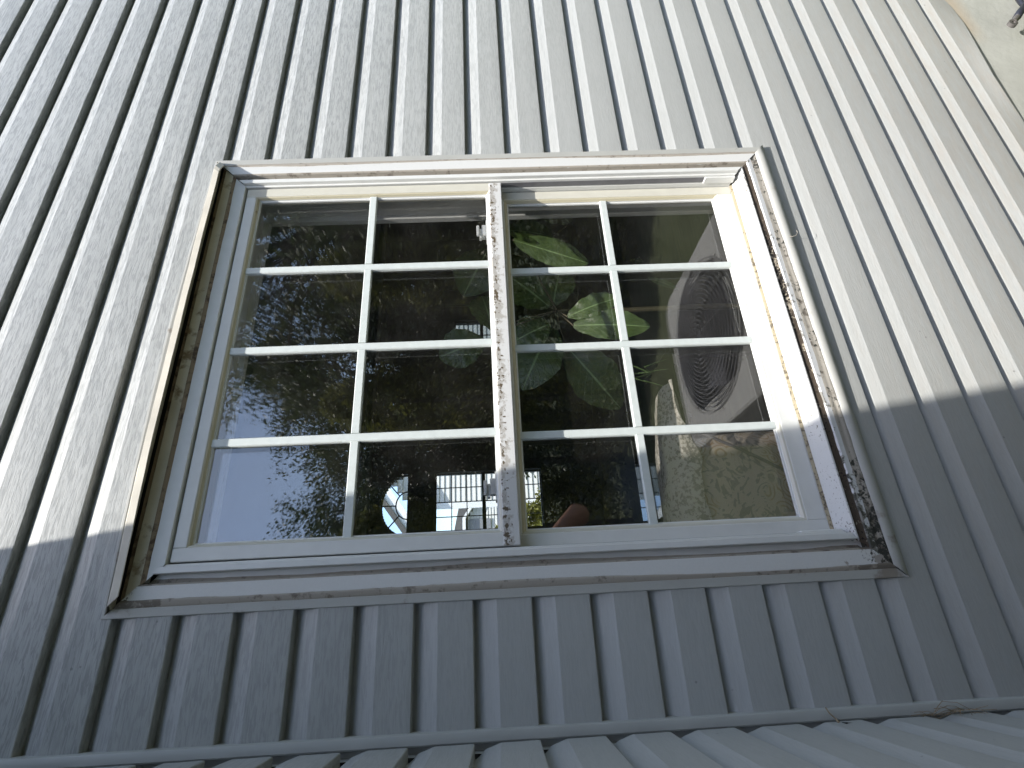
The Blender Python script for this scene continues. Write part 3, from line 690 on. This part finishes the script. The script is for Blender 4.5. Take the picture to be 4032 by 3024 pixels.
for sx in (-.36, .30):
    for sy in (.30, .84): MB().box((sx - .02, sy - .02, RZ0 + Z0), (sx + .02, sy + .02, -2.54 + Z0)).build('leg', M_POT, world_parent=chair)

# low glass-topped table deeper in the room
M_GTOP = NT('polished_table'); M_GTOP.col((.03, .03, .03)); M_GTOP = M_GTOP.set(Roughness=.03, **{'Specular_IOR_Level': 1.0})
tb = thing('coffee_table', 'low dark polished table mirroring the far window', 'table', (.62, 1.9, RZ0 + Z0))
o = MB().box((.25, 1.45, -2.34 + Z0), (1.05, 2.5, -2.31 + Z0)).build('tabletop', M_GTOP, world_parent=tb); bevel(o, .004)
for sx in (.29, 1.01):
    for sy in (1.49, 2.46): MB().box((sx - .02, sy - .02, RZ0 + Z0), (sx + .02, sy + .02, -2.34 + Z0)).build('leg', M_FWIN, world_parent=tb)

# ------------------------------------------------------------------ outside: ground
q = NT('lawn'); o_ = q.tc.outputs['Object']
c = q.mix(q.ramp(q.noise(o_, 2.5, 6, .6), [(.3, 0.0), (.7, 1.0)]), (.042, .055, .022), (.072, .088, .036)); c = q.mix(q.ramp(q.noise(o_, 60, 4), [(.5, 0.0), (.7, .6)]), c, (.10, .09, .05))
q.col(c); q.bump(q.noise(o_, 80, 5), .8, .02); M_LAWN = q.set(Roughness=.95)
g = MB().quad((-120, -150, 0), (120, -150, 0), (120, 150, 0), (-120, 150, 0)).build('ground', M_LAWN); structure(g)

# ------------------------------------------------------------------ trees and hedges (seen mirrored in the panes)
def leaf_mat(name, c1, c2, tr=.25):
    q = NT(name); oi = q.n('ShaderNodeObjectInfo'); ge = q.n('ShaderNodeNewGeometry')
    c = q.mix(ge.outputs['Random Per Island'], c1, c2); q.col(c)
    tb_ = q.n('ShaderNodeBsdfTranslucent'); q.l(c, tb_.inputs['Color']); mx = q.n('ShaderNodeMixShader'); mx.inputs[0].default_value = tr
    q.b.inputs['Roughness'].default_value = .5
    q.l(q.b.outputs[0], mx.inputs[1]); q.l(tb_.outputs[0], mx.inputs[2]); q.l(mx.outputs[0], q.o.inputs['Surface']); return q.m
M_L1 = leaf_mat('maple_leaf', (.030, .050, .016), (.085, .11, .030), .35); M_L2 = leaf_mat('conifer_leaf', (.10, .11, .018), (.20, .20, .040), .4); M_L3 = leaf_mat('spruce_leaf', (.018, .034, .014), (.04, .06, .022), .1)
M_BARK = plain('bark', (.10, .085, .07), .9, .3, 12, bump=.6, stretch=(1, 1, .2))
def leaves_mesh(P, size, name, mat, parent, up=.35):
    n = len(P); d = rng.normal(size=(n, 3)); d /= np.linalg.norm(d, axis=1)[:, None]; e = rng.normal(size=(n, 3)); e -= d * (e * d).sum(1)[:, None]; e /= np.linalg.norm(e, axis=1)[:, None]
    s = size * rng.uniform(.6, 1.3, n)[:, None]
    V = np.empty((n, 4, 3)); V[:, 0] = P - d*s; V[:, 1] = P + e*s*.45; V[:, 2] = P + d*s; V[:, 3] = P - e*s*.45
    me = bpy.data.meshes.new(name); me.vertices.add(n*4); me.vertices.foreach_set('co', V.reshape(-1)); me.loops.add(n*4); me.loops.foreach_set('vertex_index', np.arange(n*4, dtype=np.int32))
    me.polygons.add(n); me.polygons.foreach_set('loop_start', np.arange(0, n*4, 4, dtype=np.int32)); me.polygons.foreach_set('loop_total', np.full(n, 4, dtype=np.int32))
    me.update(); me.validate(); me.materials.append(mat)
    o = bpy.data.objects.new(name, me); C.objects.link(o); keep(o, parent); return o
def broad_tree(x, y, H, cz, rx, rz, n, label, mat=None, seed=1, clusters=60, leaf_s=.038):
    r = np.random.default_rng(seed); t = thing('shade_tree', label, 'tree', (x, y, 0))
    mb = MB(); tips = []
    mb.tube([(x, y, 0), (x + .05, y, cz * .5), (x, y + .08, cz)], [.16, .12, .08], 8)
    cl = []
    clusters = int(clusters * 1.4)
    while len(cl) < clusters:
        p = r.uniform(-1, 1, 3)
        if .25 < np.linalg.norm(p) < 1: cl.append(p)
    cl = np.array(cl); C3 = np.array([x, y, cz]) + cl * [rx, rx, rz]
    for c_ in C3:
        a = Vector((x, y, cz * (.45 + .5 * r.random()))); b = Vector(c_); m_ = a.lerp(b, .55) + Vector((0, 0, .25)); mb.tube([a, m_, b], [.055, .032, .012], 5, cap=False)
    mb.build('trunk', M_BARK, smooth=True, world_parent=t)
    sz = rx * r.uniform(.12, .26, len(C3)); idx = r.integers(0, len(C3), n)
    # branchlets: leaves strung along short arching twigs
    tw = r.normal(size=(len(C3) * 16, 3)); tw /= np.linalg.norm(tw, axis=1)[:, None]; k = idx * 16 + r.integers(0, 16, n); s = r.uniform(.1, 1, n)
    P = C3[idx] + tw[k] * (sz[idx] * 1.7 * s)[:, None] + r.normal(size=(n, 3)) * .05 * (1 + s)[:, None]; P[:, 2] -= .25 * s * s * sz[idx]
    leaves_mesh(P, leaf_s, 'crown', mat or M_L1, t); return t
def cone_tree(nm, x, y, H, r0, n, label, mat, seed, leaf_s=.05, group=None, round_=.0):
    r = np.random.default_rng(seed); t = thing(nm, label, 'tree' if nm != 'hedge_conifer' else 'conifer', (x, y, 0), group)
    MB().tube([(x, y, 0), (x, y, H * .9)], [.07, .02], 6).build('trunk', M_BARK, world_parent=t)
    h = r.uniform(0, 1, n) ** .8; a = r.uniform(0, 2*math.pi, n)
    lob = 1 + .16 * np.sin(a * 5 + h * 9 + seed) + .12 * np.sin(h * 40 + a * 2) + .1 * np.sin(a * 11 - h * 23)
    rad = r0 * (1 - h) ** (.75 - .45 * round_) * lob * np.sqrt(r.uniform(.45, 1, n))
    P = np.stack([x + rad * np.cos(a), y + rad * np.sin(a), .05 + h * H], 1) + r.normal(size=(n, 3)) * .03
    leaves_mesh(P, leaf_s, 'crown', mat, t); return t
CX, CY = -.247, 1.02
def pol(az, d): return CX + d * math.sin(R(az)), CY - d * math.cos(R(az))
x, y = pol(43, 9.5); broad_tree(x, y, 8, 5.0, 3.7, 3.6, 150000, 'tall leafy shade tree mirrored in the upper panes', seed=3, clusters=90)
x, y = pol(13, 12.5); broad_tree(x, y, 6, 3.2, 3.3, 2.7, 110000, 'lower rounded shade tree whose crown edge meets the mirrored sky', seed=5, clusters=80)
x, y = pol(24, 11); broad_tree(x, y, 7, 3.6, 3.0, 3.0, 110000, 'middle shade tree between the tall and the rounded mirrored crowns', seed=8, clusters=70)
HL = ['leftmost dark conifer of the mirrored row', 'yellow green conifer mirrored behind the half round window', 'dark conifer right of the leftmost yellow one in the mirrored row', 'yellow green conifer mirrored in the middle of the lower sash row', 'dark middle conifer of the mirrored row', 'bright yellow green conifer mirrored near the upper right panes', 'dark conifer before the last yellow one of the mirrored row', 'yellow green conifer at the far right end of the mirrored row']
for k, (az, d, H) in enumerate(((2, 7.4, 3.3), (9, 7.0, 3.7), (16, 7.2, 3.5), (23, 6.8, 3.9), (30, 7.0, 3.6), (37, 6.7, 3.8), (44, 7.0, 3.5), (52, 6.8, 3.7))):
    x, y = pol(az, d); cone_tree('hedge_conifer', x, y, H, .75, 14000, HL[k], M_L2 if k % 2 else M_L3, 20 + k, .035, 'conifers in a row across the lawn', .8)

# ------------------------------------------------------------------ air conditioner seen mirrored in the lower sash
ac = thing('air_conditioner', 'pale air conditioning unit with round black fan guard mirrored in the lower sash', 'air conditioner', (.907, -1.0, 0))
M_ACB = plain('ac_metal', (.33, .33, .31), .5, .05, 10); M_ACG = plain('ac_guard', (.012, .012, .014), .5, .1, 20); M_BLADE = plain('fan_blade', (.10, .10, .11), .4, .1, 10, metal=.6)
ax_, ay_, azt = .907, -1.0, -2.36 + Z0
bm = bmesh.new(); n = 40
def rr_outline(h, rc, nseg=10):
    pts = []
    for cx_, cy_, a0 in ((h - rc, h - rc, 0), (-h + rc, h - rc, 90), (-h + rc, -h + rc, 180), (h - rc, -h + rc, 270)):
        for i in range(nseg): a = R(a0 + 90 * i / (nseg - 1)); pts.append((cx_ + rc * math.cos(a), cy_ + rc * math.sin(a)))
    return pts
ol = rr_outline(.435, .12); N = len(ol); m = MB()
rings_ = []
for hz, sc in ((0.05, 1.0), (azt - .03, 1.0), (azt - .008, .995), (azt, .975)):
    rings_.append(len(m.V)); m.V += [(ax_ + px * sc, ay_ + py * sc, hz) for px, py in ol]
rings_.append(len(m.V)); m.V += [(ax_ + .355 * px / math.hypot(px, py), ay_ + .355 * py / math.hypot(px, py), azt) for px, py in ol]
rings_.append(len(m.V)); m.V += [(ax_ + .34 * px / math.hypot(px, py), ay_ + .34 * py / math.hypot(px, py), azt - .10) for px, py in ol]
for a, b in zip(rings_[:-1], rings_[1:]):
    for k in range(N): k2 = (k + 1) % N; m.F.append((a + k, a + k2, b + k2, b + k)); m.M.append(0)
o = m.build('casing', M_ACB, smooth=False, world_parent=ac); fix_normals(o)
MB().quad(*[(ax_ + .34 * math.cos(2*math.pi*k/24), ay_ + .34 * math.sin(2*math.pi*k/24), azt - .11) for k in range(24)]).build('fan_well', M_ACG, world_parent=ac)
gd = MB()
for k in range(17):
    r_ = .03 + .0202 * k; dz_ = .035 * (1 - (r_ / .36) ** 2)
    gd.tube([(ax_ + r_ * math.cos(2*math.pi*i/40), ay_ + r_ * math.sin(2*math.pi*i/40), azt + .004 + dz_) for i in range(40)], .0034, 5, closed=True)
for k in range(8):
    a = 2*math.pi*k/8; gd.tube([(ax_ + r_ * math.cos(a), ay_ + r_ * math.sin(a), azt + .004 + .035 * (1 - (r_/.36)**2)) for r_ in (.01, .1, .2, .37)], .0025, 4)
gd.build('fan_guard', plain('guard_wire', (.15, .15, .155), .4, .1, 20), world_parent=ac)
for k in range(4):
    a = 2*math.pi*k/4 + .4; MB().quad(*[(ax_ + r_ * math.cos(a + t), ay_ + r_ * math.sin(a + t), azt - .06 + z_) for r_, t, z_ in ((.04, -.3, 0), (.24, -.25, 0), (.25, .25, .04), (.05, .4, .03))]).build('fan_blade', M_BLADE, world_parent=ac)

# ------------------------------------------------------------------ neighbouring houses seen straight through the room
M_NSID = None
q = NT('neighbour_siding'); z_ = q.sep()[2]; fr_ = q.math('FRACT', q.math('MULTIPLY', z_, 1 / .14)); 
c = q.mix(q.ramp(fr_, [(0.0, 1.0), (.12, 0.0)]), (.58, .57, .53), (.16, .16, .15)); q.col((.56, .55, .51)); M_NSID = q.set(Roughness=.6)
def lap_wall(mb, x0, x1, y, z0, z1, e, m=0, top=None):
    n = int((z1 - z0) / e)
    for i in range(n):
        za = z0 + i * e; zb = za + e; xa, xb = x0, x1
        if top:
            xa = max(x0, top(zb))
            if xa >= x1: continue
        mb.quad((xa, y - .03, za), (xb, y - .03, za), (xb, y, zb), (xa, y, zb), m=m)
        mb.quad((xa, y, za), (xb, y, za), (xb, y - .03, za), (xa, y - .03, za), m=m)
def atd(px, py, D):   # direction of a photo pixel carried out to depth D
    d = fwd + right * ((px - 1106) / 1124.66) + down * ((py - 829.5) / 1124.66); p = CAM + d * ((D - CAM.y) / d.y); return p
M_WHITE = plain('white_fascia', (.75, .75, .73), .5, .03, 5)
DA = 13.0; cA = atd(1000, 1092, DA); rk0 = atd(905, 1140, DA); rk1 = atd(840, 1050, DA)
ha = thing('neighbor_house', 'white lap sided gable house seen through the half round window', 'house', (cA.x + 3, DA + 2, 0))
sl = (rk1.z - rk0.z) / (rk1.x - rk0.x)
def topx(z): return rk0.x + (z - rk0.z) / sl + .1
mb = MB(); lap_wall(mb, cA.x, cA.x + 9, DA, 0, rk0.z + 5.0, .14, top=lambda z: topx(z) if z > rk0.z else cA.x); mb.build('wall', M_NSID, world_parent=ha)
MB().box((cA.x - .08, DA - .06, 0), (cA.x + .10, DA - .035, rk0.z)).build('corner_board', M_WHITE, world_parent=ha)
def plank(p, q_, up, depth, mat, nm, par):
    p, q_, up = Vector(p), Vector(q_), Vector(up); d = Vector((0, depth, 0)); m = MB()
    A = [p, q_, q_ + up, p + up]; m.quad(*A); m.quad(*[v + d for v in reversed(A)])
    for i in range(4): m.quad(A[i], A[i] + d, A[(i+1) % 4] + d, A[(i+1) % 4])
    return m.build(nm, mat, world_parent=par)
q1 = rk0 + (rk1 - rk0) * 4.5; offd = Vector((-.12, -.55, .14))
plank(rk0 + Vector((-.25, -.5, -.25 * sl)), q1 + Vector((0, -.5, 0)), (-.16, 0, .2), .08, M_WHITE, 'fascia', ha)
plank(rk0 + Vector((-.42, -.55, -.25 * sl + .2)), q1 + Vector((-.17, -.55, .2)), (-.08, 0, .1), .9, M_ROOF, 'roof', ha)
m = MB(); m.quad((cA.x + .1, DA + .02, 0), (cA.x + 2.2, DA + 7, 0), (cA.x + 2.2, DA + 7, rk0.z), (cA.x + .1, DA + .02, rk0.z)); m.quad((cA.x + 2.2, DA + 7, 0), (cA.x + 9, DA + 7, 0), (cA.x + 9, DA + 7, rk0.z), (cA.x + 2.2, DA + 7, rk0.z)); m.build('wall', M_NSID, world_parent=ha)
DB = 24.0
hb = thing('neighbor_house', 'farther white house with dark roof seen low through the grid window', 'house', (4, DB + 2, 0))
mb = MB()
for k in range(26):
    za = -.2 + k * .14; zb = za + .14
    xr = 7.0 if zb < 2.9 else 4.9 - (zb - 2.9) * 1.49
    if zb > 3.42: break
    mb.quad((1.6, DB - .03, za), (xr, DB - .03, za), (xr, DB, zb), (1.6, DB, zb)); mb.quad((1.6, DB, za), (xr, DB, za), (xr, DB - .03, za), (1.6, DB - .03, za))
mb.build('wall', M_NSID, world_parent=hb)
def slab(pts, y0_, y1_, mat, nm, par):
    m = MB(); A = [(x_, y0_, z_) for x_, z_ in pts]; B = [(x_, y1_, z_) for x_, z_ in pts]; m.quad(*A); m.quad(*reversed(B)); n_ = len(pts)
    for i_ in range(n_): m.quad(A[i_], B[i_], B[(i_+1) % n_], A[(i_+1) % n_])
    o_ = m.build(nm, mat, world_parent=par); fix_normals(o_); return o_
slab([(5.2, 2.78), (4.17, 3.44), (1.6, 3.44), (1.6, 4.25), (3.71, 3.92), (5.3, 3.60)], DB + .1, DB + 4, M_ROOF, 'roof', hb)
slab([(5.0, 2.80), (4.17, 3.36), (4.17, 3.50), (5.0, 2.96)], DB - .35, DB - .05, M_WHITE, 'fascia', hb); slab([(4.17, 3.36), (1.6, 3.36), (1.6, 3.50), (4.17, 3.50)], DB - .35, DB - .05, M_WHITE, 'fascia', hb)
slab([(3.70, 2.2), (4.14, 2.2), (4.14, 3.24), (3.70, 3.24)], DB - .09, DB - .035, plain('gray_door', (.22, .22, .23), .5, .05, 5), 'door', hb)
# backdrop of greenery beyond the far side and a spruce close to the far window
x, y = 3.25, 8.6; cone_tree('spruce_tree', x, y, 6.6, 1.0, 22000, 'dark spruce whose fringe hangs over the right of the far windows', M_L3, 61, .06)
cone_tree('round_shrub', 1.15, 9.2, 1.75, .9, 9000, 'sunny leafy shrub seen low through the far grid window', M_L2, 62, .05, None, .9)['category'] = 'shrub'

# ------------------------------------------------------------------ photographer, mirrored faintly in the lower sash
M_SKIN = plain('skin', (.42, .24, .17), .5, .08, 20); M_SHIRT = plain('dark_shirt', (.015, .015, .018), .8, .2, 30); M_HAIR = plain('brown_hair', (.03, .02, .015), .6, .2, 60)
def skin_obj(nm, pts, edges, mat, parent, sub=2, root=0):
    me = bpy.data.meshes.new(nm); me.from_pydata([p[:3] for p in pts], edges, []); me.materials.append(mat)
    o = bpy.data.objects.new(nm, me); C.objects.link(o)
    md = o.modifiers.new('skin', 'SKIN'); md.use_smooth_shade = True
    for i, p in enumerate(pts):
        rr = p[3]; sk = me.skin_vertices[0].data[i]; sk.radius = rr if isinstance(rr, tuple) else (rr, rr); sk.use_root = (i == root)
    o.modifiers.new('sub', 'SUBSURF').levels = sub; o.modifiers['sub'].render_levels = sub
    if parent: keep(o, parent)
    return o
per = thing('person', 'person in a dark shirt raising a phone, mirrored faintly in the lower sash', 'person', (-.14, -1.36, 0))
H = lambda z: z + Z0
J = [(-.14, -1.38, .95, (.15, .105)), (-.14, -1.38, 1.12, (.14, .10)), (-.14, -1.37, 1.30, (.16, .11)), (-.14, -1.36, 1.46, (.13, .09)), (-.15, -1.35, 1.56, .055), (-.16, -1.33, 1.70, (.075, .09)), (-.16, -1.32, 1.80, (.065, .08)),
     (.06, -1.34, 1.49, .058), (.155, -1.09, 1.405, .052), (-.03, -1.03, 1.60, .036), (-.10, -1.02, 1.655, .030),
     (-.32, -1.34, 1.49, .058), (-.345, -1.14, 1.34, .042), (-.345, -1.03, 1.58, .030), (-.335, -1.015, 1.645, .028),
     (-.06, -1.38, .88, .085), (-.05, -1.36, .50, .060), (-.04, -1.40, .09, .040), (-.04, -1.28, .04, .036),
     (-.22, -1.38, .88, .085), (-.23, -1.36, .50, .060), (-.24, -1.40, .09, .040), (-.24, -1.28, .04, .036)]
Ed = [(0, 1), (1, 2), (2, 3), (3, 4), (4, 5), (5, 6), (3, 7), (7, 8), (8, 9), (9, 10), (3, 11), (11, 12), (12, 13), (13, 14), (0, 15), (15, 16), (16, 17), (17, 18), (0, 19), (19, 20), (20, 21), (21, 22)]
skin_obj('body', J, Ed, M_SKIN, per)
SH = [(-.14, -1.38, .90, (.17, .125)), (-.14, -1.38, 1.12, (.16, .12)), (-.14, -1.37, 1.30, (.178, .128)), (-.14, -1.36, 1.455, (.14, .10)), (.06, -1.34, 1.49, .072), (.105, -1.22, 1.45, .066), (-.32, -1.34, 1.49, .072), (-.335, -1.22, 1.40, .062)]
skin_obj('shirt', SH, [(0, 1), (1, 2), (2, 3), (3, 4), (4, 5), (3, 6), (6, 7)], M_SHIRT, per)
TR = [(-.14, -1.38, .93, (.165, .12)), (-.06, -1.38, .86, .10), (-.05, -1.36, .50, .074), (-.04, -1.40, .10, .056), (-.22, -1.38, .86, .10), (-.23, -1.36, .50, .074), (-.24, -1.40, .10, .056)]
skin_obj('trousers', TR, [(0, 1), (1, 2), (2, 3), (0, 4), (4, 5), (5, 6)], M_SHIRT, per)
skin_obj('hair', [(-.16, -1.355, 1.74, (.08, .085)), (-.16, -1.35, 1.83, (.072, .078))], [(0, 1)], M_HAIR, per)
for sgn, hx in ((1, -.10), (-1, -.335)):
    hy, hz = -1.015, 1.655
    skin_obj('hand', [(hx, hy, hz, .026), (hx - sgn * .045, hy + .004, hz + .035, .030)], [(0, 1)], M_SKIN, per, 1)
    for f in range(4):
        b = Vector((hx - sgn * (.035 + .004 * f), hy + .002, hz + .012 + .018 * f)); L = (.030, .036, .034, .027)[f]
        p1 = b + Vector((-sgn * L * .6, .006, .010)); p2 = p1 + Vector((-sgn * L * .55, .010, .000)); p3 = p2 + Vector((-sgn * L * .25, .006, -.002))
        skin_obj('finger', [(*b, .009), (*p1, .0088), (*p2, .008), (*p3, .007)], [(0, 1), (1, 2), (2, 3)], M_SKIN, per, 1)
    b = Vector((hx - sgn * .01, hy - .004, hz + .02)); skin_obj('thumb', [(*b, .011), (*(b + Vector((-sgn * .03, -.02, .035))), .010), (*(b + Vector((-sgn * .055, -.022, .045))), .009)], [(0, 1), (1, 2)], M_SKIN, per, 1)
ph = MB().box((-.305, -1.012, 1.68), (-.155, -1.003, 1.755)).build('phone', M_ACG); bevel(ph, .003); tag(ph, 'dark phone held level by the person', 'phone')

# ------------------------------------------------------------------ small things
def at(px, py, y):
    d = fwd + right * ((px - 1106) / 1124.66) + down * ((py - 829.5) / 1124.66); return CAM + d * ((y - CAM.y) / d.y)
M_RUB = plain('black_rubber', (.018, .02, .03), .45, .1, 20); M_LUG = plain('dull_metal', (.15, .14, .135), .5, .25, 40, metal=.4)
cb = thing('ground_cable', 'black cable with a metal lug end on the foundation', 'cable', (1.40, -.02, -3.05 + Z0))
p0 = Vector((1.375, -.030, -3.045 + Z0)); p1 = Vector((1.415, -.034, -3.070 + Z0)); p2 = Vector((1.47, -.04, -3.088 + Z0))
p0, p1, p2, p3 = at(2193, 43, -.030), at(2204, 26, -.032), at(2216, 12, -.035), at(2235, -14, -.02)
p3.z = max(p3.z, .02)
MB().tube([p0.lerp(p1, .3), p1, p1.lerp(p2, .5), p2, p3], .0105, 10).build('cable', M_RUB, smooth=True, world_parent=cb)
MB().tube([at(2199, -4, -.012), at(2206, 6, -.014), at(2214, 14, -.016), at(2226, 24, -.016)], .0075, 10).build('cable', M_RUB, smooth=True, world_parent=cb)
lug = MB(); d = (p0 - p1).normalized(); s_ = d.cross(Vector((0, 1, 0))).normalized(); n = 20; e_ = at(2187, 51, -.030)
for yy in (-.005, .005):
    for r_ in (.0125, .0048):
        for k in range(n):
            a = 2*math.pi*k/n; lug.V.append(tuple(e_ + d * (r_ * math.cos(a)) + s_ * (r_ * math.sin(a)) + Vector((0, yy, 0))))
for k in range(n):
    k2 = (k+1) % n; a = lambda r, i: r*n + i
    lug.F += [(a(0, k), a(0, k2), a(1, k2), a(1, k)), (a(2, k), a(3, k), a(3, k2), a(2, k2)), (a(0, k), a(2, k), a(2, k2), a(0, k2)), (a(1, k), a(1, k2), a(3, k2), a(3, k))]; lug.M += [0]*4
lug.tube([e_ - d * .009, p0, p0.lerp(p1, .35)], [.0075, .0085, .0090], 10)
o = lug.build('lug', M_LUG, world_parent=cb)
M_GRASS = plain('dry_grass', (.26, .20, .13), .9, .3, 60)
def wisp(nm, label, cat, strands, r=.0006, mat=None):
    m = MB()
    for s in strands: m.tube(s, r, 4)
    o = m.build(nm, mat or M_GRASS); tag(o, label, cat); return o
st = []
for k in range(17):
    a = at(2080 + random.uniform(-22, 26), 1532 + random.uniform(-3, 7), -.018 - .01 * random.random()); L = random.uniform(.02, .05)
    dx = Vector((random.uniform(-.25, .2), random.uniform(-.3, .0), random.uniform(-1, 1))).normalized() * L
    st.append([a, a + dx * .5 + Vector((random.uniform(-.004, .006), random.uniform(-.006, .0), random.uniform(-.003, .003))), a + dx])
wisp('dry_grass_tuft', 'tuft of dry grass caught on the lower end of the corner trim', 'dry grass', st, .00055)
st = []
for k in range(9):
    a = at(2018 + random.uniform(-25, 12), 1545 + random.uniform(-4, 3), -.02); dx = Vector((random.uniform(-.2, .2), -.1, random.uniform(-1, 1))).normalized() * random.uniform(.02, .035)
    st.append([a, a + dx * .5 + Vector((.003, -.003, 0)), a + dx])
wisp('dry_grass_wisp', 'thin wisp of dry grass in the corner gap left of the tuft', 'dry grass', st, .0005)
wisp('dry_stalk', 'single dry stalk hanging across the corner trim', 'stalk', [[at(1783, 1528, -.016), at(1792, 1541, -.019), at(1806, 1553, -.022), at(1820, 1566, -.026)], [at(1806, 1553, -.022), at(1812, 1563, -.030)]], .0011)
b = MB(); c0 = at(1832, 1577, -.035)
for k in range(9):
    dv = Vector((random.uniform(.2, 1), random.uniform(-1, 1), random.uniform(-1, 1))).normalized(); b.tube([c0, c0 + dv * random.uniform(.005, .012)], [.003, .0006], 5)
b.V = [(max(v[0], -.4172), v[1], v[2]) for v in b.V]
tag(b.build('dead_bug', plain('brown_husk', (.06, .05, .04), .8, .2, 60)), 'small brown husk stuck on the side wall by the dry stalk', 'debris')
hr = [at(1703, 509, -.008), at(1712, 511, -.014), at(1720, 508, -.018), at(1723, 502, -.020), at(1720, 497, -.021)]
wisp('curled_fiber', 'curled fiber sticking out from the bottom window trim', 'fiber', [hr], .0006, plain('gray_fiber', (.30, .27, .22), .8, .1, 60))
